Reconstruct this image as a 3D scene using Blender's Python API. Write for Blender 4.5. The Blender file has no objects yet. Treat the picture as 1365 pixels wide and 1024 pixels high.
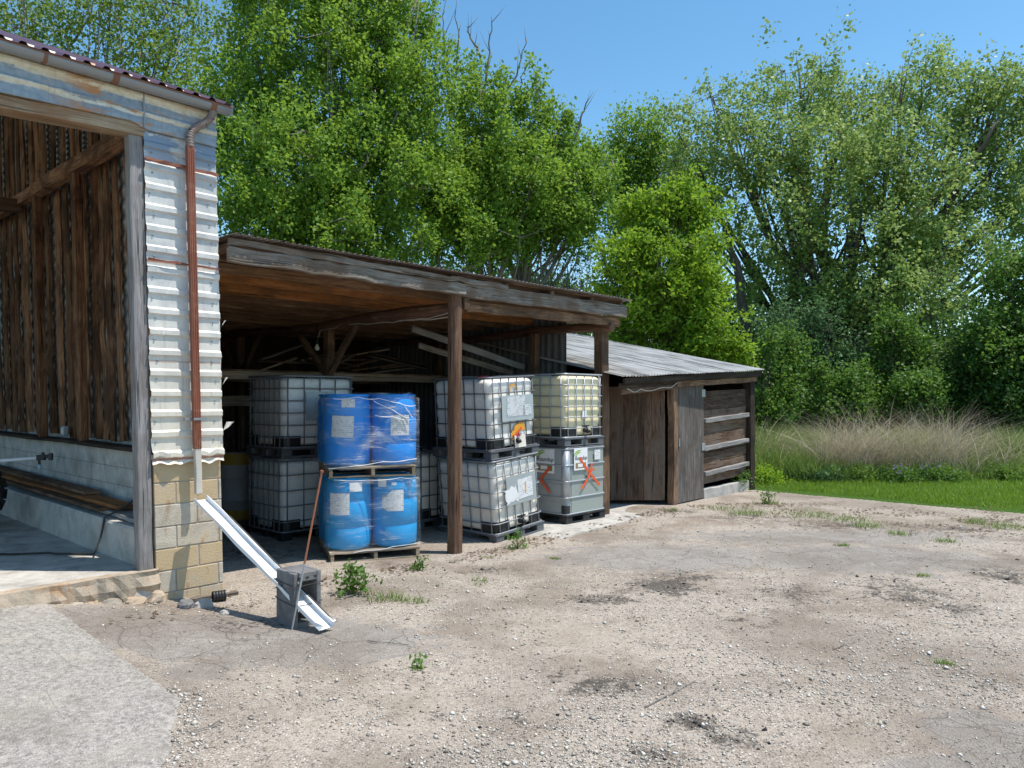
import bpy, math, random
import numpy as np
from mathutils import Vector, Matrix, noise as mnoise
R = math.radians
rng = random.Random(7)
npr = np.random.default_rng(11)
scene = bpy.context.scene
COL = scene.collection

# ------------------------------------------------------------------ measuring
CAMZ, FPX, CX, HY = 1.9, 1000.0, 682.5, 530.0      # eye height, focal length, centre column, horizon row
def at(px, py, Y):                                   # a photo pixel at distance Y
    return Vector(((px-CX)*Y/FPX, Y, CAMZ+(HY-py)*Y/FPX))
def gpt(px, py, z=0.0):                              # a photo pixel on the ground
    Y = (CAMZ-z)*FPX/(py-HY)
    return Vector(((px-CX)*Y/FPX, Y, z))
ANG = R(47.0)                                        # direction of the building fronts
C0 = Vector((-2.80, 7.30, 0.0))                      # front corner of the barn
FU = Vector((math.cos(ANG), math.sin(ANG), 0)); FV = Vector((-math.sin(ANG), math.cos(ANG), 0))
def F(u, v, z=0.0): return C0 + FU*u + FV*v + Vector((0, 0, z))
def toF(X, Y):
    dx, dy = X-C0.x, Y-C0.y
    return dx*FU.x+dy*FU.y, dx*FV.x+dy*FV.y
def sstep(a, b, x):
    t = max(0.0, min(1.0, (x-a)/(b-a))); return t*t*(3-2*t)
def gz(X, Y):                                        # height of the yard
    u, v = toF(X, Y)
    z = 0.24*sstep(0.0, 1.9, -u-0.05)*math.exp(-max(0, -v)/2.2) if v < 1.5 else 0.0
    z -= 0.07*math.exp(-(((X+1.5)/1.8)**2+((Y-9.4)/1.5)**2))
    z += 0.03*mnoise.noise(Vector((X*0.35, Y*0.35, 3.1)))*min(1, Y/8 if Y > 0 else 0)
    z += 0.010*mnoise.noise(Vector((X*1.3, Y*1.3, 9.1)))
    return z

# ------------------------------------------------------------------ objects
def tag(o, label=None, cat=None, group=None, kind=None):
    if label: o['label'] = label
    if cat: o['category'] = cat
    if group: o['group'] = group
    if kind: o['kind'] = kind
    return o
def empty(name, loc=(0, 0, 0), rz=0.0, label=None, cat=None, group=None, rot=None):
    o = bpy.data.objects.new(name, None); COL.objects.link(o)
    o.location = loc; o.rotation_euler = rot if rot else (0, 0, rz)
    o.empty_display_size = 0.2
    return tag(o, label, cat, group)
def copy_thing(root):
    c = root.copy(); COL.objects.link(c)
    for ch in root.children:
        d = ch.copy(); COL.objects.link(d); d.parent = c
        for g in ch.children:
            e = g.copy(); COL.objects.link(e); e.parent = d
    return c

class MB:
    """collects shapes; build() links them as ONE mesh object"""
    def __init__(s): s.v = []; s.f = []; s.uv = []; s.r = []
    def face(s, idx, uv, r): s.f.append(tuple(idx)); s.uv.append(uv); s.r.append(r)
    def box(s, c, size, rot=None, r=None, jit=0.0):
        c = Vector(c); hx, hy, hz = [a/2 for a in size]
        ax = Vector((1, 0, 0)); i = max(range(3), key=lambda k: size[k]); ax = Vector([1.0 if k == i else 0 for k in range(3)])
        up = Vector((0, 0, 1)) if i != 2 else Vector((0, 1, 0))
        if i == 0: w, h = size[1], size[2]
        elif i == 1: w, h = size[0], size[2]
        else: w, h = size[0], size[1]
        d = ax*size[i]/2
        if rot is not None: d = rot @ d; up = rot @ up
        s.beam(c-d, c+d, w, h, up, 1, jit, r)
    def beam(s, p0, p1, w, h, up=(0, 0, 1), segs=1, jit=0.0, r=None, taper=1.0, sag=0.0):
        p0, p1 = Vector(p0), Vector(p1); d = p1-p0; L = d.length; dn = d.normalized(); up = Vector(up)
        side = dn.cross(up)
        if side.length < 1e-4: side = dn.cross(Vector((1, 0, 0)))
        side.normalize(); up = side.cross(dn).normalized()
        r = rng.random() if r is None else r; o1, o2 = rng.random()*20, rng.random()*20
        b = len(s.v); per = [0, w, w+h, 2*w+h, 2*w+2*h]
        for k in range(segs+1):
            t = k/segs; sc = 1+(taper-1)*t
            off = Vector((0, 0, -sag*4*t*(1-t)))
            dj = up*rng.uniform(-jit, jit)*1.2+side*rng.uniform(-jit, jit)*1.2
            for sx, sy in ((-1, -1), (1, -1), (1, 1), (-1, 1)):
                s.v.append(p0+d*t+off+dj+side*(sx*w/2*sc+rng.uniform(-jit, jit))+up*(sy*h/2*sc+rng.uniform(-jit, jit)))
        for k in range(segs):
            u0, u1 = L*k/segs+o1, L*(k+1)/segs+o1
            for j in range(4):
                a = b+4*k+j; c = b+4*k+(j+1) % 4
                s.face((a, c, c+4, a+4), [(u0, per[j]+o2), (u0, per[j+1]+o2), (u1, per[j+1]+o2), (u1, per[j]+o2)], r)
        s.face((b+3, b+2, b+1, b), [(o1, h), (o1+w, h), (o1+w, 0), (o1, 0)], r)
        e = b+4*segs; s.face((e, e+1, e+2, e+3), [(o1, 0), (o1+w, 0), (o1+w, h), (o1, h)], r)
    def tube(s, pts, rad, n=6, r=None, caps=True, closed=False, jit=0.0):
        pts = [Vector(p) for p in pts]; N = len(pts)
        rads = rad if isinstance(rad, (list, tuple)) else [rad]*N
        r = rng.random() if r is None else r; b = len(s.v); o1 = rng.random()*20
        prev = None; acc = 0.0; us = []
        for i, p in enumerate(pts):
            if closed: t = pts[(i+1) % N]-pts[i-1]
            else: t = pts[min(i+1, N-1)]-pts[max(i-1, 0)]
            t.normalize()
            if prev is None:
                a = t.orthogonal().normalized()
            else:
                a = prev-t*prev.dot(t)
                a = a.normalized() if a.length > 1e-6 else t.orthogonal().normalized()
            prev = a; bb = t.cross(a)
            if i: acc += (p-pts[i-1]).length
            us.append(acc+o1)
            for j in range(n):
                g = 2*math.pi*j/n; q = rads[i]*(1+rng.uniform(-jit, jit))
                s.v.append(p+(a*math.cos(g)+bb*math.sin(g))*q)
        M = N if closed else N-1
        for i in range(M):
            i2 = (i+1) % N; u0 = us[i]; u1 = us[i2] if i2 else us[i]+0.1
            for j in range(n):
                j2 = (j+1) % n; c = 2*math.pi*max(rads[i], 1e-3)/n
                s.face((b+i*n+j, b+i*n+j2, b+i2*n+j2, b+i2*n+j), [(u0, j*c), (u0, (j+1)*c), (u1, (j+1)*c), (u1, j*c)], r)
        if caps and not closed:
            z = [(0.1*math.cos(2*math.pi*j/n), 0.1*math.sin(2*math.pi*j/n)) for j in range(n)]
            s.face([b+j for j in range(n)][::-1], z[::-1], r)
            s.face([b+(N-1)*n+j for j in range(n)], z, r)
    def loft(s, rings, r=None, cap0=True, cap1=True, closed=True):
        r = rng.random() if r is None else r; b = len(s.v); n = len(rings[0]); o1 = rng.random()*9
        for ring in rings:
            for p in ring: s.v.append(Vector(p))
        cum = [0.0]
        for j in range(n): cum.append(cum[-1]+(Vector(rings[0][(j+1) % n])-Vector(rings[0][j])).length)
        h = 0.0
        for i in range(len(rings)-1):
            h2 = h+(Vector(rings[i+1][0])-Vector(rings[i][0])).length
            for j in range(n if closed else n-1):
                j2 = (j+1) % n
                s.face((b+i*n+j, b+i*n+j2, b+(i+1)*n+j2, b+(i+1)*n+j), [(cum[j]+o1, h), (cum[j+1]+o1, h), (cum[j+1]+o1, h2), (cum[j]+o1, h2)], r)
            h = h2
        if closed:
            if cap0: s.face([b+j for j in range(n)][::-1], [(s.v[b+j].x, s.v[b+j].y) for j in range(n)][::-1], r)
            if cap1:
                e = b+(len(rings)-1)*n; s.face([e+j for j in range(n)], [(s.v[e+j].x, s.v[e+j].y) for j in range(n)], r)
    def lathe(s, prof, c=(0, 0, 0), n=32, r=None, cap0=True, cap1=True):
        c = Vector(c)
        s.loft([[c+Vector((q*math.cos(2*math.pi*j/n), q*math.sin(2*math.pi*j/n), z)) for j in range(n)] for q, z in prof], r, cap0, cap1)
    def grid(s, fn, nu, nv, r=None):
        """fn(i,j)->(point, uv)"""
        r = rng.random() if r is None else r; b = len(s.v); uv = []
        for i in range(nu+1):
            for j in range(nv+1):
                p, q = fn(i, j); s.v.append(Vector(p)); uv.append(q)
        for i in range(nu):
            for j in range(nv):
                a = i*(nv+1)+j; k = (a, a+nv+1, a+nv+2, a+1)
                s.face([b+t for t in k], [uv[t] for t in k], r)
    def quad(s, a, b_, c, d, r=None):
        r = rng.random() if r is None else r; b = len(s.v); P = [Vector(x) for x in (a, b_, c, d)]; s.v += P
        L = (P[1]-P[0]).length; H = (P[3]-P[0]).length
        s.face((b, b+1, b+2, b+3), [(0, 0), (L, 0), (L, H), (0, H)], r)
    def build(s, name, mat, parent=None, smooth=False, bevel=0.0, solid=0.0, label=None):
        me = bpy.data.meshes.new(name); me.from_pydata([tuple(p) for p in s.v], [], s.f)
        uvl = me.uv_layers.new(name='UVMap')
        flat = [c for f in s.uv for q in f for c in q]; uvl.data.foreach_set('uv', flat)
        at_ = me.attributes.new('rnd', 'FLOAT', 'FACE'); at_.data.foreach_set('value', s.r)
        if smooth: me.polygons.foreach_set('use_smooth', [True]*len(me.polygons))
        me.materials.append(mat); me.update()
        o = bpy.data.objects.new(name, me); COL.objects.link(o)
        if parent: o.parent = parent
        if solid:
            m = o.modifiers.new('solid', 'SOLIDIFY'); m.thickness = solid; m.offset = 0
        if bevel:
            m = o.modifiers.new('bevel', 'BEVEL'); m.width = bevel; m.segments = 2; m.limit_method = 'ANGLE'; m.angle_limit = R(40)
        if label: o['label'] = label
        return o

def np_mesh(name, V, nper, mat, rnd, parent=None, smooth=False):
    """V: (n, nper, 3) – n polygons of nper corners each, one object"""
    n = V.shape[0]; me = bpy.data.meshes.new(name)
    me.vertices.add(n*nper); me.vertices.foreach_set('co', V.reshape(-1).astype(np.float32))
    me.loops.add(n*nper); me.loops.foreach_set('vertex_index', np.arange(n*nper, dtype=np.int32))
    me.polygons.add(n); me.polygons.foreach_set('loop_start', np.arange(0, n*nper, nper, dtype=np.int32))
    me.update(calc_edges=True)
    a = me.attributes.new('rnd', 'FLOAT', 'FACE'); a.data.foreach_set('value', np.asarray(rnd, dtype=np.float32))
    me.materials.append(mat); me.validate()
    o = bpy.data.objects.new(name, me); COL.objects.link(o)
    if parent: o.parent = parent
    return o
def idx_mesh(name, V, Fc, mat, rnd, parent=None, smooth=False):
    """V (n,3), Fc (m,k) indexed faces"""
    m, k = Fc.shape; me = bpy.data.meshes.new(name)
    me.vertices.add(len(V)); me.vertices.foreach_set('co', V.reshape(-1).astype(np.float32))
    me.loops.add(m*k); me.loops.foreach_set('vertex_index', Fc.reshape(-1).astype(np.int32))
    me.polygons.add(m); me.polygons.foreach_set('loop_start', np.arange(0, m*k, k, dtype=np.int32))
    me.update(calc_edges=True)
    a = me.attributes.new('rnd', 'FLOAT', 'FACE'); a.data.foreach_set('value', np.asarray(rnd, dtype=np.float32))
    if smooth: me.polygons.foreach_set('use_smooth', np.ones(m, dtype=bool))
    me.materials.append(mat); me.validate()
    o = bpy.data.objects.new(name, me); COL.objects.link(o)
    if parent: o.parent = parent
    return o

# ------------------------------------------------------------------ materials
class NT:
    def __init__(s, name):
        s.m = bpy.data.materials.new(name); s.m.use_nodes = True; s.t = s.m.node_tree; s.t.nodes.clear()
        s.out = s.t.nodes.new('ShaderNodeOutputMaterial'); s.p = s.t.nodes.new('ShaderNodeBsdfPrincipled')
        s.t.links.new(s.p.outputs[0], s.out.inputs[0])
    def set(s, node, key, val):
        inp = node.inputs[key]
        if isinstance(val, bpy.types.NodeSocket): s.t.links.new(val, inp)
        elif isinstance(val, (tuple, list)) and len(val) == 3 and inp.type == 'RGBA': inp.default_value = (*val, 1)
        else: inp.default_value = val
    def P(s, **k):
        for a, b in k.items(): s.set(s.p, a.replace('_', ' '), b)
    def uv(s): return s.t.nodes.new('ShaderNodeTexCoord').outputs['UV']
    def obj(s): return s.t.nodes.new('ShaderNodeTexCoord').outputs['Object']
    def attr(s, name):
        n = s.t.nodes.new('ShaderNodeAttribute'); n.attribute_name = name; return n.outputs['Fac']
    def map(s, vec, scale=(1, 1, 1), loc=(0, 0, 0), rot=(0, 0, 0)):
        n = s.t.nodes.new('ShaderNodeMapping'); s.set(n, 'Vector', vec); n.inputs['Scale'].default_value = scale
        n.inputs['Location'].default_value = loc; n.inputs['Rotation'].default_value = rot; return n.outputs[0]
    def noise(s, vec, scale, detail=4, rough=.55, dist=0.0):
        n = s.t.nodes.new('ShaderNodeTexNoise'); s.set(n, 'Vector', vec)
        for a, b in (('Scale', scale), ('Detail', detail), ('Roughness', rough), ('Distortion', dist)): n.inputs[a].default_value = b
        return n.outputs['Fac']
    def voro(s, vec, scale, feature='F1', out='Distance', rand=1.0):
        n = s.t.nodes.new('ShaderNodeTexVoronoi'); n.feature = feature; s.set(n, 'Vector', vec)
        n.inputs['Scale'].default_value = scale; n.inputs['Randomness'].default_value = rand; return n.outputs[out]
    def ramp(s, fac, stops, interp='LINEAR'):
        n = s.t.nodes.new('ShaderNodeValToRGB'); s.set(n, 'Fac', fac); e = n.color_ramp.elements; n.color_ramp.interpolation = interp
        while len(e) < len(stops): e.new(0.5)
        for q, (p, c) in zip(e, stops):
            q.position = p; q.color = (*c, 1) if isinstance(c, (tuple, list)) else (c, c, c, 1)
        return n.outputs[0]
    def mix(s, fac, a, b, blend='MIX'):
        n = s.t.nodes.new('ShaderNodeMix'); n.data_type = 'RGBA'; n.blend_type = blend
        s.set(n, 0, fac); s.set(n, 6, a); s.set(n, 7, b); return n.outputs[2]
    def math(s, op, a, b=0.0, clamp=False):
        n = s.t.nodes.new('ShaderNodeMath'); n.operation = op; n.use_clamp = clamp; s.set(n, 0, a); s.set(n, 1, b); return n.outputs[0]
    def mrange(s, v, a, b, c=0.0, d=1.0):
        n = s.t.nodes.new('ShaderNodeMapRange'); s.set(n, 0, v)
        for i, x in enumerate((a, b, c, d)): n.inputs[i+1].default_value = x
        n.interpolation_type = 'SMOOTHSTEP'; return n.outputs[0]
    def sep(s, vec, k):
        n = s.t.nodes.new('ShaderNodeSeparateXYZ'); s.set(n, 0, vec); return n.outputs[k]
    def bump(s, h, strength=.5, dist=.01):
        n = s.t.nodes.new('ShaderNodeBump'); s.set(n, 'Height', h); n.inputs['Strength'].default_value = strength
        n.inputs['Distance'].default_value = dist; s.set(s.p, 'Normal', n.outputs[0]); return n.outputs[0]

def hsv(s, col, h=.5, sat=1.0, v=1.0):
    n = s.t.nodes.new('ShaderNodeHueSaturation'); s.set(n, 'Color', col); s.set(n, 'Hue', h); s.set(n, 'Saturation', sat); s.set(n, 'Value', v); return n.outputs[0]

def wood(name, dark, mid, light, stain=None, stain_amt=.5, across=26.0, var=.5, rough=.85):
    s = NT(name); uv = s.uv()
    g = s.noise(s.map(uv, (1.3, across, 1)), 1.6, 8, .62, 1.2)
    f = s.noise(s.map(uv, (4.5, across*4.5, 1)), 2.0, 4, .7, .3)
    b = s.noise(uv, 1.7, 4, .6, .5)
    fac = s.math('ADD', s.math('MULTIPLY', g, .75), s.math('MULTIPLY', f, .25))
    c = s.ramp(fac, [(.30, dark), (.5, mid), (.68, light)])
    if stain: c = s.mix(s.math('MULTIPLY', s.mrange(b, .44, .62), stain_amt), c, stain)
    v = s.math('ADD', s.math('MULTIPLY', s.attr('rnd'), var), 1-var/2)
    c = hsv(s, c, v=v)
    # split and knot lines
    k = s.noise(s.map(uv, (.55, across*1.6, 1), (3, 7, 0)), 1.5, 3, .5, .8)
    crack = s.ramp(k, [(.0, 1), (.335, 1), (.36, 0), (1, 0)])
    c = s.mix(s.math('MULTIPLY', crack, .8), c, tuple(x*.25 for x in dark))
    s.P(Base_Color=c, Roughness=rough); s.p.inputs['Specular IOR Level'].default_value = .2
    s.bump(s.math('SUBTRACT', fac, s.math('MULTIPLY', crack, .6)), .9, .012)
    return s.m
def plain(name, col, rough=.5, metal=0.0, dirt=.25, dcol=(.08, .07, .05), scale=3.0, bump=0.0, spec=.5):
    s = NT(name); o = s.obj(); n = s.noise(o, scale, 6, .65, .4)
    c = s.mix(s.math('MULTIPLY', s.mrange(n, .48, .75), dirt), col, dcol)
    v = s.math('ADD', s.math('MULTIPLY', s.attr('rnd'), .16), .92); c = hsv(s, c, v=v)
    s.P(Base_Color=c, Roughness=s.math('ADD', s.math('MULTIPLY', n, .25), rough-.12), Metallic=metal); s.p.inputs['Specular IOR Level'].default_value = spec
    if bump: s.bump(s.noise(o, scale*12, 4, .6), bump, .005)
    return s.m
def leafm(name, c1, c2, c3, trans=.35, rough=.42, tcol=None, spec=.5):
    s = NT(name); r = s.attr('rnd')
    c = s.ramp(r, [(0, c1), (.5, c2), (1, c3)])
    geo = s.t.nodes.new('ShaderNodeNewGeometry')
    c = s.mix(s.math('MULTIPLY', geo.outputs['Backfacing'], .35), c, tuple(min(1, x*1.3+.03) for x in c2))
    s.P(Base_Color=c, Roughness=rough); s.p.inputs['Specular IOR Level'].default_value = spec
    t = s.t.nodes.new('ShaderNodeBsdfTranslucent')
    s.set(t, 'Color', s.mix(.6, c, tcol if tcol else tuple(min(1, x*1.8) for x in c3)))
    m = s.t.nodes.new('ShaderNodeMixShader'); m.inputs[0].default_value = trans
    s.t.links.new(s.p.outputs[0], m.inputs[1]); s.t.links.new(t.outputs[0], m.inputs[2]); s.t.links.new(m.outputs[0], s.out.inputs[0])
    return s.m
M = {}
M['grey_wood'] = wood('weathered grey wood', (.065, .053, .042), (.20, .172, .142), (.37, .33, .285), (.13, .085, .055), .7, 24)
M['post_wood'] = wood('grey post wood', (.12, .11, .105), (.25, .235, .23), (.38, .36, .35), (.15, .13, .115), .5, 22, .2)
M['brown_wood'] = wood('old brown wood', (.050, .030, .019), (.175, .105, .064), (.33, .22, .145), (.06, .038, .026), .7, 20, .7)
M['under_wood'] = wood('roof underside wood', (.06, .034, .02), (.235, .135, .075), (.42, .27, .16), (.16, .09, .05), .6, 18, .7)
M['barn_board'] = wood('barn board', (.05, .026, .015), (.28, .135, .066), (.56, .34, .20), (.085, .042, .025), .8, 18, .8)
M['dark_wood'] = wood('very dark wood', (.016, .012, .009), (.060, .043, .032), (.13, .098, .073), (.03, .022, .016), .6, 22, .6)  # very dark brown tones throughout
M['orange_wood'] = wood('orange brown wood', (.10, .040, .014), (.30, .125, .042), (.46, .215, .085), (.13, .07, .035), .6, 18, .5)
M['tan_wood'] = wood('tan header wood', (.13, .085, .05), (.33, .24, .155), (.50, .40, .28), (.24, .12, .055), .6, 26, .3)
M['log_wood'] = wood('brown pole wood', (.055, .030, .019), (.17, .095, .06), (.30, .185, .125), (.10, .055, .035), .5, 16, .2)
M['pallet_wood'] = wood('pale pallet wood', (.16, .12, .08), (.34, .27, .19), (.50, .42, .32), (.22, .17, .12), .5, 20, .4)
M['silver_wood'] = wood('silvered plank wood', (.13, .12, .115), (.27, .255, .245), (.42, .40, .385), (.20, .17, .145), .5, 26, .3)
M['ply_wood'] = wood('weathered plywood', (.05, .044, .040), (.135, .118, .105), (.24, .215, .195), (.09, .07, .055), .6, 14, .3)
M['plank_brown'] = wood('brown panel wood', (.030, .019, .013), (.105, .065, .043), (.24, .16, .11), (.15, .115, .088), .7, 14, .7)

def mk_cladding():
    s = NT('galvanised cladding'); o = s.obj(); z = s.sep(o, 2); x = s.sep(o, 0)
    n = s.noise(s.map(o, (1, 1, .8)), 3.0, 6, .65, .6); st = s.noise(s.map(o, (14, 14, .8)), 2.2, 4, .6)
    c = s.ramp(n, [(.30, (.42, .425, .42)), (.5, (.60, .595, .57)), (.68, (.74, .72, .66))])
    warm = s.mrange(z, 3.1, 1.7); c = s.mix(s.math('MULTIPLY', warm, .6), c, (.70, .62, .48))
    blue = s.math('MULTIPLY', s.mrange(z, 3.9, 4.2), s.mrange(s.noise(s.map(o, (1, 1, 2.5)), 4.0, 5, .6), .42, .5))
    c = s.mix(blue, c, (.22, .28, .36))
    c = s.mix(s.math('MULTIPLY', s.mrange(st, .55, .72), .35), c, (.33, .26, .18))
    for zz, w, k in ((4.045, .03, 1.0), (3.14, .028, .8), (2.23, .022, .45), (1.335, .035, .9)):
        d = s.math('ABSOLUTE', s.math('SUBTRACT', z, zz))
        m = s.math('MULTIPLY', s.mrange(s.math('ADD', d, s.math('MULTIPLY', s.noise(o, 9, 4), w)), w*1.25, w*.55), k)
        c = s.mix(m, c, (.30, .095, .045))
    s.P(Base_Color=c, Roughness=.5, Metallic=.12); s.bump(s.noise(o, 5, 3), .25, .02)
    return s.m
M['clad'] = mk_cladding()
def mk_fascia():
    s = NT('peeling fascia paint'); o = s.obj(); z = s.sep(o, 2)
    a = s.noise(s.map(o, (.45, 1, 3.2)), 3.0, 10, .74, .2); b = s.noise(s.map(o, (.5, 1, 2.4), (4, 0, 0)), 2.4, 10, .74, .2); f = s.noise(o, 18, 5, .6)
    cream = s.ramp(f, [(.3, (.55, .50, .37)), (.5, (.66, .61, .48)), (.7, (.72, .69, .60))]); blue = s.ramp(s.math('ADD', s.math('MULTIPLY', f, .5), s.math('MULTIPLY', a, .5)), [(.36, (.19, .245, .30)), (.5, (.27, .33, .38)), (.66, (.39, .44, .47))])
    zz = s.math('ADD', z, s.math('MULTIPLY', s.math('SUBTRACT', a, .5), .26)); z2 = s.math('ADD', z, s.math('MULTIPLY', s.math('SUBTRACT', b, .5), .16))
    m1 = s.mrange(zz, 4.528, 4.534); m2 = s.math('MULTIPLY', s.mrange(z2, 4.408, 4.412), s.mrange(z2, 4.448, 4.440)); c = s.mix(s.math('MAXIMUM', m1, m2), blue, cream)
    gap = s.mrange(s.math('ABSOLUTE', s.math('SUBTRACT', s.sep(o, 0), -.9)), .75, .2)
    rust = s.math('MULTIPLY', s.mrange(s.noise(s.map(o, (1.2, 1, 4), (7, 2, 0)), 2.0, 8, .7, .2), .50, .60), gap)
    c = s.mix(rust, c, (.48, .22, .075))
    c = s.mix(s.math('MULTIPLY', s.mrange(s.noise(s.map(o, (30, 1, 1.2)), 2, 3), .58, .7), .3), c, (.2, .18, .16))
    s.P(Base_Color=c, Roughness=.6, Metallic=.05); s.bump(a, .3, .01); return s.m
M['fascia'] = mk_fascia()
def mk_roof(name, a, b, c3, rough=.42, metal=.2, rust=None):
    s = NT(name); o = s.obj(); n = s.noise(s.map(o, (9, .5, .5)), 2, 5, .6); m = s.noise(o, 1.2, 5, .6)
    c = s.ramp(s.math('ADD', s.math('MULTIPLY', n, .6), s.math('MULTIPLY', m, .4)), [(.35, a), (.5, b), (.66, c3)])
    if rust: c = s.mix(s.math('MULTIPLY', s.mrange(s.noise(s.map(o, (12, .3, .3), (3, 1, 0)), 2, 4), .55, .62), .8), c, rust)
    s.P(Base_Color=c, Roughness=rough, Metallic=metal); return s.m
M['maroon'] = mk_roof('maroon roof sheet', (.095, .038, .045), (.15, .065, .075), (.20, .10, .11), .35, .1)
M['roof_grey'] = mk_roof('weathered zinc roof', (.17, .165, .155), (.50, .485, .46), (.70, .68, .65), .5, .15, (.06, .054, .046))
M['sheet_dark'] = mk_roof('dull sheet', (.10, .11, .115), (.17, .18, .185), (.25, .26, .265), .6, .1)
M['sheet_pale'] = mk_roof('pale sheet', (.34, .335, .31), (.48, .47, .44), (.60, .585, .55), .6, .05)
M['sheet_edge'] = mk_roof('lean to roof sheet', (.17, .145, .13), (.26, .23, .215), (.36, .33, .31), .55, .1, (.16, .08, .05))
def mk_block(name, cols, ochre=None, amt=.8):
    s = NT(name); o = s.obj(); r = s.attr('rnd'); n = s.noise(o, 4, 6, .65, .5); f = s.noise(o, 70, 3, .6)
    c = s.ramp(n, [(.3, cols[0]), (.5, cols[1]), (.7, cols[2])])
    if ochre:
        k = s.math('MULTIPLY', s.mrange(s.math('ADD', r, s.math('MULTIPLY', s.math('SUBTRACT', n, .5), 1.4)), .42, .85), amt)
        c = s.mix(k, c, ochre)
        c = s.mix(s.math('MULTIPLY', s.mrange(s.noise(s.map(o, (2, 2, 1), (5, 5, 5)), 5, 5, .6), .56, .68), .6), c, (.36, .17, .065))
    c = hsv(s, c, v=s.math('ADD', s.math('MULTIPLY', s.math('ADD', f, r), .16), .86))
    s.P(Base_Color=c, Roughness=.92); s.p.inputs['Specular IOR Level'].default_value = .15
    s.bump(s.math('ADD', f, s.math('MULTIPLY', n, .5)), .5, .01); return s.m
M['block'] = mk_block('stained block', ((.38, .33, .255), (.53, .465, .37), (.64, .585, .49)), (.48, .345, .185), .8)
M['mortar'] = mk_block('mortar', ((.28, .26, .225), (.37, .345, .30), (.44, .42, .38)))
M['inner_block'] = mk_block('whitewashed block', ((.36, .335, .295), (.52, .49, .44), (.64, .61, .56)))
M['concrete'] = mk_block('old concrete', ((.30, .28, .25), (.44, .415, .375), (.55, .525, .48)))
M['floor_conc'] = mk_block('barn floor concrete', ((.27, .25, .22), (.43, .40, .355), (.58, .545, .49)))
M['slab_edge'] = mk_block('stained slab edge', ((.20, .165, .125), (.40, .35, .28), (.58, .54, .48)), (.36, .235, .13), .5)
M['cinder'] = mk_block('grey cinder', ((.115, .113, .112), (.185, .18, .178), (.27, .265, .26)))
M['rust'] = plain('rusty brown paint', (.235, .072, .035), .48, .0, .6, (.36, .19, .12), 9, .2)
M['gutter'] = plain('zinc gutter', (.26, .28, .295), .5, .25, .5, (.33, .26, .22), 6, .2)
M['rust_band'] = plain('rust band', (.22, .10, .06), .8, 0, .4)
M['beige_metal'] = plain('beige pipe paint', (.56, .51, .44), .55, 0, .35, (.40, .33, .26), 6)
M['elbow'] = plain('rusting elbow', (.24, .19, .165), .5, .15, .6, (.25, .10, .06), 7, .2)
M['white_metal'] = plain('white painted metal', (.80, .80, .80), .6, 0, .18, (.45, .43, .40), 5)
M['black'] = plain('black plastic', (.014, .014, .015), .5, 0, .3, (.10, .095, .085), 6)
M['rubber'] = plain('black rubber', (.012, .012, .013), .75, 0, .5, (.09, .08, .07), 5, .3)
M['cage'] = plain('galvanised tube', (.27, .285, .30), .45, .35, .4, (.20, .17, .14), 6)
M['cage_dark'] = plain('dull steel tube', (.125, .13, .14), .5, .3, .4, (.10, .08, .06), 6)
M['cage_bright'] = plain('bright steel', (.42, .44, .46), .42, .45, .4, (.24, .21, .18), 6)
M['steel_pallet'] = plain('grey pallet steel', (.12, .125, .135), .55, .2, .5, (.09, .075, .06), 6)
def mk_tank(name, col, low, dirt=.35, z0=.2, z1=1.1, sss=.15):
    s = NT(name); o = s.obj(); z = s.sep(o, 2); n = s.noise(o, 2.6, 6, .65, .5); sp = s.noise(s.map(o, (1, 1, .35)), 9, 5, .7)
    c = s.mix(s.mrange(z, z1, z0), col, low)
    c = s.mix(s.math('MULTIPLY', s.mrange(n, .46, .72), dirt), c, (.34, .30, .23))
    c = s.mix(s.math('MULTIPLY', s.mrange(sp, .60, .72), dirt), c, (.14, .11, .08))
    s.P(Base_Color=c, Roughness=.42, Subsurface_Weight=sss, Subsurface_Scale=.06); s.p.inputs['Subsurface Radius'].default_value = (1, 1, 1)
    return s.m
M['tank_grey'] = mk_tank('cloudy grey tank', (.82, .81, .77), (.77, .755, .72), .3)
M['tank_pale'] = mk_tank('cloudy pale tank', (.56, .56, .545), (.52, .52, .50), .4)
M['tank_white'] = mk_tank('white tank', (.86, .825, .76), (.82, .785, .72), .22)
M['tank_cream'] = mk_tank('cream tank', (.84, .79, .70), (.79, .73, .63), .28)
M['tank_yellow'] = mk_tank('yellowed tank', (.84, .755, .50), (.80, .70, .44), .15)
M['sheet_green'] = plain('grey green panel', (.285, .315, .285), .45, .0, .45, (.37, .37, .32), 3)
M['sheet_silver'] = plain('silver grey panel', (.36, .385, .385), .42, .1, .35, (.27, .28, .25), 3)
M['panel_steel'] = plain('brushed plate', (.42, .46, .47), .4, .3, .4, (.55, .55, .52), 9)
M['blue'] = plain('blue drum plastic', (.003, .235, .70), .32, 0, .25, (.015, .31, .72), 2.5)
M['teal'] = plain('teal blue drum plastic', (.004, .275, .60), .34, 0, .3, (.025, .35, .64), 2.5)
M['bluegrey_drum'] = plain('white drum plastic', (.52, .50, .50), .5, 0, .4, (.30, .27, .25), 3)
M['yellow'] = plain('ochre band', (.48, .30, .035), .55, 0, .4)
M['red'] = plain('red cap', (.55, .02, .03), .4, 0, .1)
M['orange_paint'] = plain('orange spray', (.72, .10, .025), .6, 0, .35, (.55, .12, .05), 14)
M['amber_paint'] = plain('amber spray', (.80, .36, .02), .6, 0, .4, (.72, .50, .25), 10)
M['ink'] = plain('black ink', (.02, .02, .02), .6, 0, .1)
M['sw_green'] = plain('sticker green', (.12, .42, .10), .5, 0, .1)
M['sw_yellow'] = plain('sticker yellow', (.75, .62, .08), .5, 0, .1)
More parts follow.
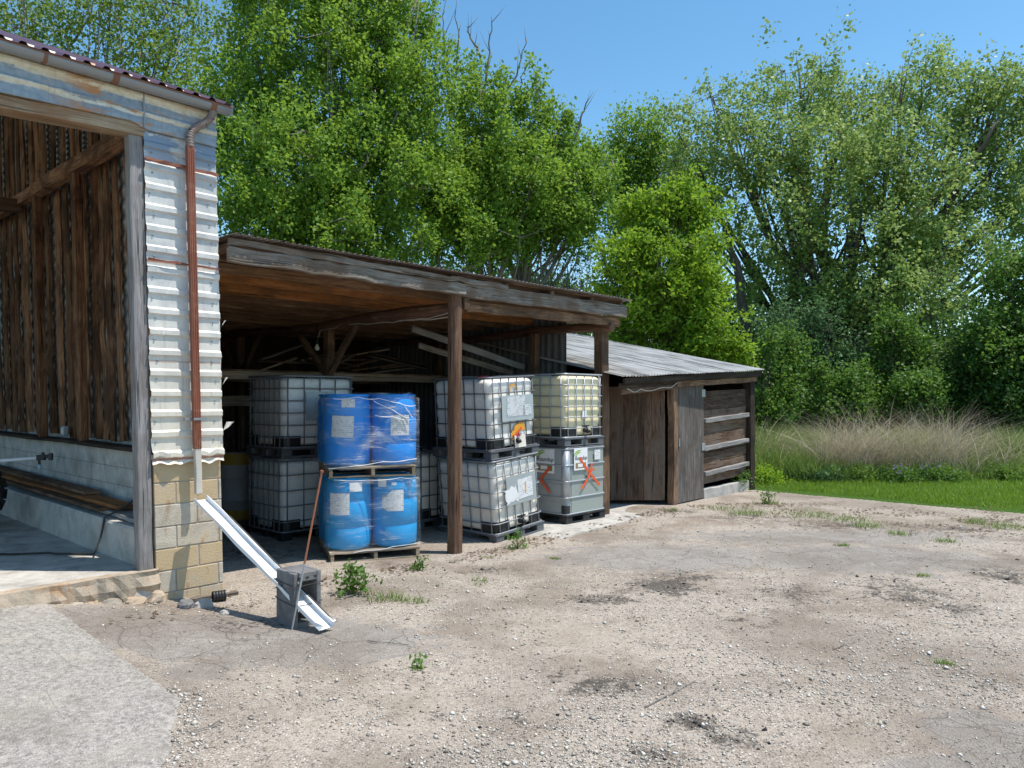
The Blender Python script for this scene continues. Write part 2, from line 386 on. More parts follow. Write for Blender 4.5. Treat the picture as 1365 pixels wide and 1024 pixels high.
M['sw_brown'] = plain('sticker brown', (.30, .20, .10), .5, 0, .3)
def mk_paper(name, amt, base=(.74, .74, .73), seed=0):
    s = NT(name); uv = s.uv(); a = s.noise(s.map(uv, (90, 26, 1), (seed, seed*2, 0)), 1, 2, .5); rows = s.math('SINE', s.math('MULTIPLY', s.sep(uv, 1), 260.0))
    blk = s.noise(s.map(uv, (9, 12, 1), (seed*3, 1, 0)), 1.2, 2, .5)
    k = s.math('MULTIPLY', s.math('MULTIPLY', s.mrange(a, .46, .56), s.mrange(rows, -.1, .4)), s.mrange(blk, .46, .54))
    c = s.mix(s.math('MULTIPLY', k, amt), base, (.10, .10, .11))
    c = s.mix(s.math('MULTIPLY', s.mrange(s.noise(s.obj(), 7, 4, .6), .5, .7), .3), c, (.45, .44, .41))
    s.P(Base_Color=c, Roughness=.6); return s.m
M['paper'] = mk_paper('printed paper', .75); M['paper2'] = mk_paper('worn printed paper', .9, (.62, .63, .63), 3); M['paper_blank'] = mk_paper('blank paper', .12, (.78, .78, .77), 5)
def mk_wrap():
    s = NT('stretch film'); uv = s.uv(); o = s.obj()
    st = s.noise(s.map(uv, (1.6, 30, 1)), 1.3, 6, .7, 1.4); pat = s.noise(s.map(uv, (2.2, 3.2, 1)), 1.2, 4, .6, .8)
    k = s.math('MULTIPLY', s.mrange(st, .52, .70), s.mrange(pat, .36, .60))
    fac = s.math('ADD', s.math('ADD', s.math('MULTIPLY', k, .72), s.math('MULTIPLY', s.mrange(pat, .48, .68), .20)), .045)
    s.P(Base_Color=(.80, .82, .86), Roughness=.22); s.p.inputs['Specular IOR Level'].default_value = .7
    s.bump(s.math('ADD', st, pat), .9, .02)
    t = s.t.nodes.new('ShaderNodeBsdfTransparent'); m = s.t.nodes.new('ShaderNodeMixShader'); s.set(m, 0, fac)
    s.t.links.new(t.outputs[0], m.inputs[1]); s.t.links.new(s.p.outputs[0], m.inputs[2]); s.t.links.new(m.outputs[0], s.out.inputs[0]); return s.m
M['wrap'] = mk_wrap()
M['film'] = plain('gathered film', (.72, .74, .78), .25, 0, .2, (.5, .52, .56), 8)
M['copper'] = plain('copper rod', (.42, .15, .075), .45, .2, .3)
M['wire'] = plain('dark wire', (.03, .028, .025), .6, 0, .2)
M['pale_wire'] = plain('pale cable', (.50, .44, .36), .6, 0, .3)
M['bulb'] = plain('bulb glass', (.70, .69, .64), .2, 0, .1)
M['bark'] = wood('bark', (.035, .028, .022), (.10, .083, .066), (.19, .165, .135), (.07, .06, .045), .5, 9, .3)
M['bark_pale'] = wood('pale bark', (.11, .10, .085), (.25, .23, .195), (.38, .35, .31), (.13, .115, .095), .5, 9, .3)
M['deadwood'] = wood('dead twig', (.11, .095, .08), (.20, .175, .15), (.30, .27, .24), None, 0, 9, .3)
M['leaf_poplar'] = leafm('poplar leaf', (.055, .125, .012), (.13, .24, .022), (.25, .37, .045), .40, .55, spec=.3)
M['leaf_cotton'] = leafm('cottonwood leaf', (.085, .150, .024), (.170, .268, .050), (.31, .395, .12), .36, .48, spec=.45)
M['leaf_yellow'] = leafm('spring leaf', (.09, .175, .010), (.165, .285, .016), (.27, .39, .035), .42, .6, spec=.25)
M['leaf_dark'] = leafm('deep leaf', (.020, .058, .010), (.044, .105, .017), (.085, .165, .028), .33, .55, spec=.3)  # on the hedge bushes this dark colour stands in for tree shade
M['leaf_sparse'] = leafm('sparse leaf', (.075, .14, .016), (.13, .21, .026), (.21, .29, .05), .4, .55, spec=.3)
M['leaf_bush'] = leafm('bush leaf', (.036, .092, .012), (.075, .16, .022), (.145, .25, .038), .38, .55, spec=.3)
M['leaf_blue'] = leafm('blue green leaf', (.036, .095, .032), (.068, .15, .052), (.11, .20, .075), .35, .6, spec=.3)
M['grass'] = leafm('lawn blade', (.075, .15, .007), (.14, .245, .012), (.22, .32, .026), .35, .5, spec=.3)
M['weed'] = leafm('weed blade', (.075, .14, .020), (.135, .22, .036), (.215, .295, .07), .35, .5, spec=.3)
M['dry'] = leafm('dry grass', (.26, .205, .135), (.44, .37, .265), (.60, .53, .41), .25, .7, (.5, .4, .28), spec=.15)
M['litter'] = leafm('dead leaf', (.05, .032, .02), (.13, .088, .055), (.27, .21, .15), .1, .8, spec=.1)
M['leaf_meadow'] = leafm('meadow leaf', (.055, .12, .016), (.11, .20, .028), (.19, .29, .05), .38, .55, spec=.3)
M['petal'] = leafm('violet petal', (.26, .16, .42), (.34, .22, .52), (.42, .30, .58), .3, .6)
M['stone'] = None
def mk_stone():
    s = NT('gravel stone'); r = s.attr('rnd'); n = s.noise(s.obj(), 60, 3)
    c = s.ramp(r, [(0, (.17, .145, .12)), (.22, (.35, .305, .255)), (.55, (.47, .42, .355)), (.85, (.60, .55, .48)), (1, (.72, .68, .62))])
    c = hsv(s, c, v=s.math('ADD', s.math('MULTIPLY', n, .3), .85)); s.P(Base_Color=c, Roughness=.9); s.p.inputs['Specular IOR Level'].default_value = .2; return s.m
M['stone'] = mk_stone()
M['char'] = plain('asphalt crumb', (.035, .033, .033), .9, 0, .4, (.10, .09, .08), 30)

def mk_ground():
    s = NT('yard ground'); o = s.obj()
    A, D, G, S = [s.attr(k) for k in ('asph', 'dirt', 'grassy', 'sand')]
    n1 = s.noise(o, 1.1, 6, .6, .3); n2 = s.noise(o, 5.5, 6, .65, .4); n3 = s.noise(o, 26, 5, .65); n4 = s.noise(o, 140, 2, .6)
    vd = s.voro(o, 52); vc = s.voro(o, 52, 'F1', 'Color'); vd2 = s.voro(o, 120); vc2 = s.voro(o, 120, 'F1', 'Color')
    st = s.ramp(s.sep(vc, 0), [(0, (.15, .130, .112)), (.3, (.36, .318, .275)), (.7, (.51, .462, .41)), (1, (.68, .64, .585))])
    st2 = s.ramp(s.sep(vc2, 1), [(0, (.12, .104, .09)), (.35, (.35, .306, .265)), (1, (.58, .53, .475))])
    fines = s.ramp(n3, [(.3, (.25, .210, .178)), (.5, (.41, .358, .308)), (.7, (.51, .458, .405))])
    stone_mask = s.math('MULTIPLY', s.mrange(vd, .52, .40), s.mrange(s.math('ADD', n2, s.math('MULTIPLY', S, -.3)), .38, .52))
    c = s.mix(s.math('MULTIPLY', s.mrange(vd2, .55, .40), .75), fines, st2)
    c = s.mix(stone_mask, c, st)
    c = s.mix(s.math('MULTIPLY', s.mrange(n1, .48, .64), .55), c, (.225, .178, .138))
    # worn asphalt showing through
    am = s.mrange(s.math('ADD', A, s.math('MULTIPLY', s.math('SUBTRACT', n2, .5), .9)), .42, .62)
    am = s.math('MULTIPLY', am, s.mrange(n3, .74, .54))
    asp = s.ramp(s.math('ADD', s.math('MULTIPLY', n4, .6), s.math('MULTIPLY', n2, .4)), [(.36, (.165, .152, .145)), (.5, (.315, .295, .28)), (.66, (.46, .435, .41))])
    warp = s.t.nodes.new('ShaderNodeVectorMath'); warp.operation = 'ADD'; s.set(warp, 0, o)
    nz = s.t.nodes.new('ShaderNodeTexNoise'); nz.inputs['Scale'].default_value = 2.5; nz.inputs['Detail'].default_value = 5; s.set(nz, 'Vector', o)
    sc = s.t.nodes.new('ShaderNodeVectorMath'); sc.operation = 'SCALE'; s.set(sc, 0, nz.outputs['Color']); sc.inputs['Scale'].default_value = .35; s.set(warp, 1, sc.outputs[0])
    ce = s.voro(warp.outputs[0], 5.2, 'DISTANCE_TO_EDGE'); ce2 = s.voro(warp.outputs[0], 1.6, 'DISTANCE_TO_EDGE')
    crack = s.math('MAXIMUM', s.math('MULTIPLY', s.mrange(ce, .016, .004), s.mrange(n1, .42, .56)), s.mrange(ce2, .013, .004))
    asp = s.mix(s.math('MULTIPLY', crack, .38), asp, (.07, .06, .05))
    c = s.mix(s.math('MULTIPLY', am, .9), c, asp)
    lo = s.noise(o, .55, 5, .6, .6); c = s.mix(s.math('MULTIPLY', s.mrange(lo, .45, .64), .55), c, (.20, .168, .14)); c = s.mix(s.math('MULTIPLY', s.mrange(s.noise(s.map(o, (1, 1, 1), (9, 4, 0)), 2.1, 7, .7, .5), .53, .68), .38), c, (.17, .14, .115)); c = s.mix(1.0, c, (.95, .915, .865), 'MULTIPLY')
    # dark soil and oily crumbs
    dm = s.mrange(s.math('ADD', D, s.math('MULTIPLY', s.math('SUBTRACT', s.math('ADD', s.math('MULTIPLY', n2, .45), s.math('MULTIPLY', n3, .55)), .5), 3.6)), .26, .62)
    soil = s.ramp(n4, [(.3, (.028, .024, .021)), (.55, (.085, .072, .060)), (.75, (.19, .16, .13))])
    c = s.mix(s.math('MULTIPLY', dm, .88), c, soil)
    gm = s.mrange(s.math('ADD', G, s.math('MULTIPLY', s.math('SUBTRACT', n2, .5), .8)), .40, .60)
    gr = s.ramp(n3, [(.3, (.028, .055, .008)), (.55, (.055, .115, .012)), (.75, (.10, .165, .025))])
    c = s.mix(gm, c, gr)
    s.P(Base_Color=c, Roughness=.93); s.p.inputs['Specular IOR Level'].default_value = .15
    h = s.math('ADD', s.math('MULTIPLY', s.math('SUBTRACT', 1, vd), s.math('MULTIPLY', stone_mask, .8)), s.math('ADD', s.math('MULTIPLY', n3, .9), s.math('MULTIPLY', s.math('SUBTRACT', 1, vd2), .3)))
    h = s.math('SUBTRACT', h, s.math('MULTIPLY', s.math('MULTIPLY', crack, am), .8))
    s.bump(h, .75, .014); return s.m
M['ground'] = mk_ground()
def mk_apron():
    s = NT('worn asphalt apron'); o = s.obj(); n2 = s.noise(o, 2.2, 7, .7, .5); n3 = s.noise(o, 26, 5, .7); vd = s.voro(o, 85); vc = s.voro(o, 85, 'F1', 'Color')
    st = s.ramp(s.sep(vc, 0), [(0, (.15, .14, .13)), (.4, (.34, .32, .295)), (.75, (.47, .445, .41)), (1, (.66, .63, .59))])
    c = s.ramp(n3, [(.34, (.20, .188, .178)), (.5, (.345, .327, .31)), (.66, (.48, .455, .43))])
    c = s.mix(s.math('MULTIPLY', s.mrange(vd, .6, .35), .5), c, st)
    ck = s.math('MULTIPLY', s.mrange(s.voro(s.map(o, (1, 1, 1), (.3, .1, 0)), .75, 'DISTANCE_TO_EDGE'), .004, .001), .5); ck = s.math('MULTIPLY', ck, s.mrange(n2, .48, .60)); c = s.mix(ck, c, (.09, .08, .07))
    c = s.mix(s.math('MULTIPLY', s.mrange(n2, .5, .68), .55), c, (.47, .43, .385))
    c = s.mix(s.math('MULTIPLY', s.mrange(n2, .44, .30), .5), c, (.20, .19, .18))
    sp = s.noise(o, 120, 2, .6); c = s.mix(s.math('MULTIPLY', s.mrange(sp, .56, .66), .55), c, (.10, .095, .09)); c = s.mix(s.math('MULTIPLY', s.mrange(s.noise(s.map(o, (1, 1, 1), (5, 2, 0)), 1.3, 7, .7, .6), .54, .66), .4), c, (.19, .17, .15)); c = s.mix(1.0, c, (1.0, .965, .915), 'MULTIPLY')
    s.P(Base_Color=c, Roughness=.92); s.p.inputs['Specular IOR Level'].default_value = .2
    s.bump(s.math('ADD', n3, s.math('SUBTRACT', 1, vd)), .8, .010); return s.m
M['apron'] = mk_apron()
# =================================================================== GROUND
def px_blob(px, py, rx, ry, amp):
    g = gpt(px, py); Y = g.y
    return (g.x, g.y, max(rx*Y/FPX, .05), max(ry*Y*Y/(CAMZ*FPX), .08), amp)
DIRT = [px_blob(*a) for a in [(885, 782, 52, 13, .75), (800, 800, 55, 8, .6), (925, 768, 42, 9, .5), (1050, 790, 55, 12, .35), (1195, 792, 70, 16, .55), (1340, 770, 45, 12, .6), (1275, 812, 50, 10, .5),
    (1180, 775, 30, 8, .4), (925, 962, 34, 11, .95), (800, 915, 62, 15, .55), (700, 965, 90, 22, .32), (975, 985, 60, 18, .5), (1060, 800, 50, 9, .35), (640, 758, 55, 7, .45), (985, 830, 60, 12, .3), (1040, 920, 80, 14, .25),
    (870, 1010, 50, 14, .5), (560, 950, 70, 16, .2), (760, 900, 30, 9, .4), (1290, 905, 50, 14, .3), (330, 835, 80, 12, .35), (150, 815, 60, 8, .3), (1000, 690, 70, 6, .45), (1120, 700, 80, 5, .5), (1280, 705, 70, 6, .45), (520, 745, 60, 8, .3), (900, 682, 40, 5, .4), (330, 735, 90, 12, .4)]]
ASPH = [px_blob(*a) for a in [(330, 855, 270, 40, 1.0), (560, 855, 120, 26, .55), (640, 795, 60, 14, .5), (150, 850, 120, 26, 1.0), (270, 905, 50, 20, .9), (880, 740, 210, 26, .8), (1150, 745, 260, 30, .75), (1330, 985, 100, 50, 1.0), (1290, 1040, 150, 40, .9), (930, 775, 150, 18, .45), (1100, 715, 330, 16, .7)]]
def blob(lst, x, y):
    m = 0.0
    for bx, by, rx, ry, a in lst:
        q = ((x-bx)/rx)**2+((y-by)/ry)**2
        if q < 5: m = max(m, a*math.exp(-q*.8))
    return m
def lawn_edge(x): return 11.95+0.55*mnoise.noise(Vector((x*.8, 4.4, 1)))+.45*mnoise.noise(Vector((x*2.7, 8.4, 1)))+(max(0, 6.2-x)*1.15)
def spaced(lo, hi, step, far):
    a = list(np.arange(lo, hi+1e-6, step)); k = step; x = hi; up = []
    while x < far: k *= 1.22; x += k; up.append(x)
    k = step; x = lo; dn = []
    while x > -far: k *= 1.22; x -= k; dn.append(x)
    return dn[::-1]+a+up
gx = spaced(-6.5, 11.0, .075, 420); gy = spaced(2.6, 15.5, .075, 420)
nx, ny = len(gx), len(gy); GV = np.zeros((nx*ny, 3)); A_ = {k: np.zeros(nx*ny) for k in ('asph', 'dirt', 'grassy', 'sand')}
for i, x in enumerate(gx):
    for j, y in enumerate(gy):
        q = i*ny+j; near = -7 < x < 12 and 2 < y < 17; GV[q] = (x, y, gz(x, y) if near else gz(max(-7, min(12, x)), max(2, min(17, y)))*.5)
        u, v = toF(x, y)
        g = 0.0
        if y > lawn_edge(x) and u > 11.2 and x > 3.5: g = min(1, .5+(y-lawn_edge(x))*1.1)
        if u > 11.6 and v > -.4: g = max(g, min(1, .5+(u-11.6)*2))
        if y > 24 or abs(x) > 16 and y > -40: g = 1
        if v > 8.5 and -40 < u: g = 1
        A_['grassy'][q] = g
        if near:
            A_['dirt'][q] = blob(DIRT, x, y); A_['asph'][q] = blob(ASPH, x, y)
            if 0 < u < 6.5 and v > 1.6: A_['dirt'][q] = max(A_['dirt'][q], .22)
            A_['sand'][q] = blob([px_blob(470, 930, 130, 22, 1), px_blob(700, 850, 110, 20, 1), px_blob(640, 975, 160, 20, .7), px_blob(1000, 870, 160, 15, .6)], x, y)
ii, jj = np.meshgrid(np.arange(nx-1), np.arange(ny-1), indexing='ij'); b0 = (ii*ny+jj).reshape(-1)
ground = idx_mesh('ground', GV, np.stack([b0, b0+ny, b0+ny+1, b0+1], 1), M['ground'], np.zeros(len(b0)), smooth=True)
for k, a in A_.items():
    t = ground.data.attributes.new(k, 'FLOAT', 'POINT'); t.data.foreach_set('value', a.astype(np.float32))
tag(ground, kind='structure')

# worn asphalt apron running to the barn door
edge = [gpt(58, 806, .17), gpt(110, 843, .12), gpt(178, 893, .07), gpt(240, 940, .03), gpt(232, 985, .02), gpt(222, 1024, .02), Vector((-1.75, 3.2, 0)), Vector((-1.5, 1.5, 0)), Vector((-1.2, -3, 0))]
pts = []
for a, b in zip(edge, edge[1:]):
    n = max(2, int((b-a).length/.035))
    for k in range(n):
        p = a.lerp(b, k/n); w = mnoise.noise(Vector((p.x*4, p.y*4, 2)))*.02+mnoise.noise(Vector((p.x*19, p.y*19, 5)))*.022
        pts.append(p+Vector((w, w*.4, 0)))
NA = 26
def apr(i, j):
    p = pts[i]; t = (j/NA)**1.6; x = p.x-t*9.0; uu, vv = toF(x, p.y); y = p.y
    lim = C0.y-.06-(C0.x-x)*1.072                       # stay in front of the barn sill
    z = gz(x, y)+(.022 if 0 < j else .004)
    return (x, y, z), (x, y)
m = MB(); m.grid(apr, len(pts)-1, NA); apron = m.build('asphalt_apron', M['apron'], smooth=True); tag(apron, kind='structure')

# concrete slab under the lean-to
m = MB()
ed = [(3.95, -.62), (4.6, -.55), (5.3, -.50), (6.0, -.47), (6.75, -.36), (6.95, -.12), (7.6, -.10), (8.1, -.08)]
fine = []
for (a, b), (c, d) in zip(ed, ed[1:]):
    for k in range(8):
        t = k/8; fine.append((a+(c-a)*t, b+(d-b)*t+mnoise.noise(Vector((a*3+t*5, 7, 1)))*.05))
fine.append(ed[-1])
top = [F(a, b+.01, .012) for a, b in fine]
def slab(i, j):
    a, b = fine[i]
    if j == 0: return F(a, b-.03, -.12), (a, 0)
    fd = .075*(1-sstep(3.9, 5.0, a)); return F(a, b+(3.2-b)*(j-1)/6, (.012 if j > 1 else .004)-fd), (a, j)
m.grid(slab, len(fine)-1, 7); sl = m.build('concrete_slab', M['concrete']); tag(sl, kind='structure')

# =================================================================== BARN
barn = empty('old_barn', C0, ANG, 'tall old barn with weathered metal cladding, maroon roof and wide open doorway', 'barn')
SCREWS = []
def cladding(name, mat, u0, u1, z0, z1, v0, pitch, parent, nu=22, dent=.003, ragged=.0):
    prof = []; z = z1; k = 0
    # each rib: flat pan, sloped lip catching the sun, undercut
    steps = [(0.0, 0.004), (.50, 0.006), (.60, .023), (.82, .023), (.92, .004)]
    while z > z0+.02:
        for a, d in steps:
            zz = z-a*pitch
            if zz > z0: prof.append((zz, d))
        z -= pitch
    prof.append((z0, .02))
    def fn(i, j):
        zz, d = prof[j]; u = u0+(u1-u0)*i/nu
        dn = dent*mnoise.noise(Vector((u*6, zz*5, 3)))+dent*.8*mnoise.noise(Vector((u*17, zz*14, 5)))
        q = 0.0; dz = 0
        if j >= len(prof)-5: q = ragged*(mnoise.noise(Vector((u*9, 1, 2)))+.5); dz = ragged*.9*mnoise.noise(Vector((u*11, 4, 2)))
        eu = .012*mnoise.noise(Vector((zz*9, 2, i))) if i in (0, nu) else 0
        return (u+eu, v0-d-dn-q*.6, zz+dz+.0015*mnoise.noise(Vector((u*7, zz*3, 8)))), (u, zz)
    m = MB(); m.grid(fn, nu, len(prof)-1); return m.build(name, mat, parent)
cladding('metal_cladding', M['clad'], -.655, .012, 1.29, 4.50, -.012, .187, barn, ragged=.045)
sm = MB(); sm.lathe([(.009, 0), (.009, .003), (.005, .006)], n=8); first = None
for k in range(16):                                # sheet fixings
    for u in (-.60, -.06):
        zz = 1.50+.187*k+rng.uniform(-.01, .01)
        if first is None: first = sm.build('screw', M['gutter'], barn); s_ = first
        else: s_ = first.copy(); COL.objects.link(s_)
        s_.location = (u+rng.uniform(-.02, .02)-.025*zz, -.022, zz); s_.rotation_euler = (R(90), 0, 0); SCREWS.append(s_)
for zz, w in ((4.045, .026), (3.145, .014)):    # rusty lap seams
    m = MB(); m.beam((-.655, -.052, zz), (.012, -.050, zz-.01), .014, w, segs=8, jit=.004); m.build('lap_seam', M['rust'], barn)
for zz, s_ in ((1.62, .075), (2.05, .03), (2.6, .022)):    # curled and torn edge at the corner
    m = MB()
    def fn(i, j): a = i/5; return ((.010+s_*(1-math.cos(a*2.4))*.55+.01*j, -.03-s_*.5*math.sin(a*2.6), zz+(j-2)*.022*(1-a*.6)+a*.03), (a, j))
    m.grid(fn, 5, 4); m.build('torn_flap', M['clad'], barn, smooth=True)


def blockwork(name, mat, mortar, u0, u1, z0, z1, v0, thick, parent, axis='u', L=.405, H=.203, gap=.010, off=0):
    """courses of blocks; face of block stands 4 mm in front of the mortar"""
    m = MB(); z = z0; row = off
    while z < z1-.02:
        h = min(H, z1-z); a = u0-(L/2 if row % 2 else 0)-rng.uniform(0, .02)
        while a < u1-.01:
            b = min(a+L, u1); a2 = max(a, u0)
            if b-a2 > .03:
                c = ((a2+b)/2, v0+thick/2+rng.uniform(-.002, .002), z+h/2); sz = (b-a2-gap, thick, h-gap)
                if axis == 'v': c = (c[1], c[0], c[2]); sz = (sz[1], sz[0], sz[2])
                m.box(c, sz)
            a += L
        z += H; row += 1
    o = m.build(name, mat, parent, bevel=.006)
    mm = MB(); c = ((u0+u1)/2, v0+thick/2, (z0+z1)/2); sz = (u1-u0-.012, thick-.012, z1-z0-.012)
    if axis == 'v': c = (c[1], c[0], c[2]); sz = (sz[1], sz[0], sz[2])
    mm.box(c, sz); mm.build('mortar', mortar, o); return o
blockwork('block_pier', M['block'], M['mortar'], -.64, 0, -.10, 1.325, 0, .2, barn)
blockwork('side_block_wall', M['inner_block'], M['mortar'], .205, 10.0, -.1, 1.32, -.25, .25, barn, axis='v')
m = MB(); m.beam((-.24, .2, 1.345), (-.24, 10, 1.345), .22, .04, segs=12, jit=.006); m.build('sill_plate', M['dark_wood'], barn, bevel=.004)
m = MB(); m.beam((-.715, .058, .33), (-.715, .058, 4.36), .125, .115, (0, 1, 0), 14, .005); m.build('door_post', M['post_wood'], barn, bevel=.012)
for vv, za, zb, ww, hh in ((.05, 4.215, 4.31, .14, .12), (.165, 4.235, 4.31, .08, .11)):
    m = MB(); m.beam((-6.2, vv, za-.18), (-.64, vv, zb), ww, hh, segs=12, jit=.006); m.build('door_header', M['tan_wood'], barn, bevel=.006)
# painted metal fascia above the door
def fz(i, j):
    prof = [(4.30, -.036), (4.305, -.046), (4.40, -.044), (4.425, -.058), (4.452, -.058), (4.47, -.044), (4.56, -.046), (4.585, -.060), (4.61, -.060), (4.625, -.046), (4.74, -.044), (4.76, -.03)]
    zz, v = prof[j]; u = -6.2+6.21*i/40
    if j < 4: zz += max(-.05, min(.055, .055*(u+1.9)/1.3)) if u < -.62 else 0
    return (u, v-.004*mnoise.noise(Vector((u*2.2, zz*3, 1))), zz), (u, zz)
m = MB(); m.grid(fz, 40, 11); m.build('painted_fascia', M['fascia'], barn)
m = MB(); m.box((-.66, -.055, 4.52), (.012, .012, .42)); m.build('fascia_seam', M['gutter'], barn)
# gutter
m = MB(); prof = []
for k in range(9):
    a = math.pi*(k/8); prof.append((-.135-.062*math.cos(a)*-1, 4.66-.058*math.sin(a)))
def gt(i, j):
    v, z = prof[j]; u = -6.2+6.30*i/30; return (u, v, z+.015*(1-i/30)), (u, j*.03)
m.grid(gt, 30, 8)
m.quad((.10, prof[0][0], prof[0][1]), (.10, prof[2][0], prof[2][1]), (.10, prof[4][0], prof[4][1]), (.10, prof[8][0], prof[8][1]))
gut = m.build('gutter', M['gutter'], barn, smooth=True, solid=.004)
m = MB(); m.tube([(-6.2, -.199, 4.677), (.10, -.199, 4.662)], .008, 6); m.build('gutter_lip', M['rust_band'], gut)
for u, w in ((-2.2, .03), (-1.46, .025), (-.93, .05), (-.07, .05)):
    m = MB()
    def bd(i, j): v, z = prof[j]; return (u+w*(i-.5), v+(v+.135)*.06, z-.003), (u, j)
    m.grid(bd, 1, 8); m.build('gutter_bracket', M['rust_band'], gut, solid=.006)
# downspout with elbow
dsp = [(-.06, -.135, 4.62), (-.06, -.135, 4.60), (-.085, -.13, 4.53), (-.14, -.12, 4.47), (-.20, -.105, 4.43), (-.255, -.10, 4.37), (-.275, -.10, 4.30), (-.275, -.10, 4.22)]
m = MB()
for a, b in zip(dsp, dsp[1:]):
    for k in range(3):
        p, q = Vector(a).lerp(Vector(b), k/3), Vector(a).lerp(Vector(b), (k+1)/3); m.tube([p, p.lerp(q, .5), q], [.033, .039, .033], 10, .4, caps=False)
pipe = empty('downspout', (0, 0, 0)); pipe.parent = barn
m.build('elbow', M['elbow'], pipe, smooth=True)
m = MB(); m.beam((-.275, -.10, 1.42), (-.275, -.10, 4.24), .066, .055, (0, 1, 0), 10, .0015)
for du in (-.018, .003, .020): m.beam((-.275+du, -.129, 1.42), (-.275+du, -.129, 4.2), .006, .006, (0, 1, 0), 2)
m.build('rusty_pipe', M['rust'], pipe, bevel=.01, label='rusty brown length of the downspout')
m = MB(); m.beam((-.275, -.10, 1.00), (-.272, -.10, 1.43), .060, .050, (0, 1, 0), 4, .002); m.build('pale_pipe_end', M['beige_metal'], pipe, bevel=.008)
m = MB(); m.beam((-.38, -.075, 1.70), (-.17, -.075, 1.70), .03, .022, (0, 0, 1)); m.box((-.275, -.132, 1.70), (.08, .006, .022)); m.build('pipe_strap', M['gutter'], pipe)
# roof: rises away from the eave
def roofsheet(name, mat, u0, u1, v0, v1, ze, slope, pitch, parent, rib=.024, sag=0.0, rise=0.0, seg=8, thick=0.0):
    us = []; u = u0
    while u < u1: us += [(u, 0), (u+pitch*.52, 0), (u+pitch*.66, rib), (u+pitch*.86, rib)]; u += pitch
    us = [q for q in us if q[0] <= u1]
    def fn(i, j):
        u, d = us[i]; v = v0+(v1-v0)*j/seg
        return (u, v, ze+slope*(v-v0)+d+rise*(u-u0)+sag*mnoise.noise(Vector((u*.9, v*1.1, 2)))), (u, v)
    m = MB(); m.grid(fn, len(us)-1, seg); return m.build(name, mat, parent, solid=thick)
roofsheet('maroon_roof', M['maroon'], -6.3, .14, -.22, 9.0, 4.665, .42, .152, barn, .026, .012)
m = MB()
def bk(i, j): return ((-6.3+6.4*i, 9+9*j, 8.53-3.8*j), (i*6, j*9))
m.grid(bk, 1, 1); m.build('rear_roof', M['maroon'], barn)  # unseen far slope, added to block light
m = MB(); m.beam((.10, -.18, 4.64), (.10, 9, 8.50), .03, .10, segs=4); m.build('rake_board', M['gutter'], barn)
# side wall inside: boards of uneven width over a skin of ribbed sheet, with light slits
def inner(i, j): return ((-.03, .25+9.7*i/10, 1.32), (0, 0))
m = MB()
def sk(i, j):
    v = .22+9.8*i; z = 1.32+j*.0935; top = 4.62+.42*(v+.22)
    return ((-.035+(.025 if j % 2 else 0), v, min(z, top)), (v, z))
m.grid(sk, 1, 76); m.build('side_sheet', M['sheet_pale'], barn)
m = MB(); v = .24
while v < 10:
    w = rng.uniform(.13, .21); top = 4.50+.42*v if v > .6 else 4.5
    if rng.random() < .95:
        m.beam((-.085+rng.uniform(-.012, .012), v+w/2, 1.36+rng.uniform(0, .05)), (-.085+rng.uniform(-.015, .012), v+w/2+rng.uniform(-.04, .04), min(top, 4.86)), .028, w, (0, 1, 0), 11, .009)
    if v > .8: m.beam((-.09+rng.uniform(-.012, .012), v+w/2+.05, 4.9), (-.09, v+w/2+.05, top+.1), .03, w*.85, (0, 1, 0), 4, .006)
    v += w+rng.choice([.08, .12, .16, .20, .24])
m.build('board_wall', M['barn_board'], barn)
m = MB()
for vv, c in ((3.1, 0), (4.7, 0)): m.beam((-.25, vv, 1.36), (-.25, vv, 4.75), .10, .13, (0, 1, 0), 8, .006)
m.beam((-.26, .2, 4.70), (-.26, 10, 4.74), .13, .16, segs=10, jit=.01); m.build('wall_framing', M['barn_board'], barn, bevel=.008)
for vv in (5.4, 8.6):
    m = MB(); m.beam((-.28, vv, 4.60), (-6.3, vv, 4.60), .14, .17, segs=8, jit=.01); m.build('tie_beam', M['brown_wood'], barn)
for vv in (.1, 3.4, 6.7, 9.9):
    m = MB(); m.beam((-6.4, vv, .2), (-6.4, vv, 4.6), .18, .18, (0, 1, 0), 4, .006); m.build('rear_post', M['brown_wood'], barn)
m = MB()
def bw(i, j): return ((-7+7*i, 10.05, -.1+9*j), (i*7, j*9))
m.grid(bw, 1, 1); m.build('rear_wall', M['brown_wood'], barn)
m = MB(); m.quad((-6.6, .03, .3), (-5.4, .03, .3), (-5.4, .03, 4.3), (-6.6, .03, 4.3)); m.build('front_wall', M['clad'], barn)
# floor slab with a broken stained edge, low ledge along the wall
es = []; u = -6.6
while u < -.62: es.append((u, -.02+.05*mnoise.noise(Vector((u*2, 1, 1)))+.02*mnoise.noise(Vector((u*9, 3, 1))))); u += .06
es.append((-.62, .0))
def fl(i, j):
    u, v = es[i]; k = mnoise.noise(Vector((u*4, j*1.7, 4)))*.02
    tz = .338+.012*mnoise.noise(Vector((u*1.5, 0, 6)))
    if j == 0: return (u, v-.03+k, -.05), (u, 0)
    if j == 1: return (u, v-.035+k, .12), (u, .17)
    if j == 2: return (u, v-.008+k, tz-.03), (u, .3)
    if j == 3: return (u, v+.03, tz), (u, .35)
    return (u, v+.03+(10-v)*((j-3)/12)**1.3, tz-.02*min(1, (j-3)/3)), (u, .35+j)
m = MB(); m.grid(fl, len(es)-1, 15); fo = m.build('floor_slab', M['floor_conc'], barn)
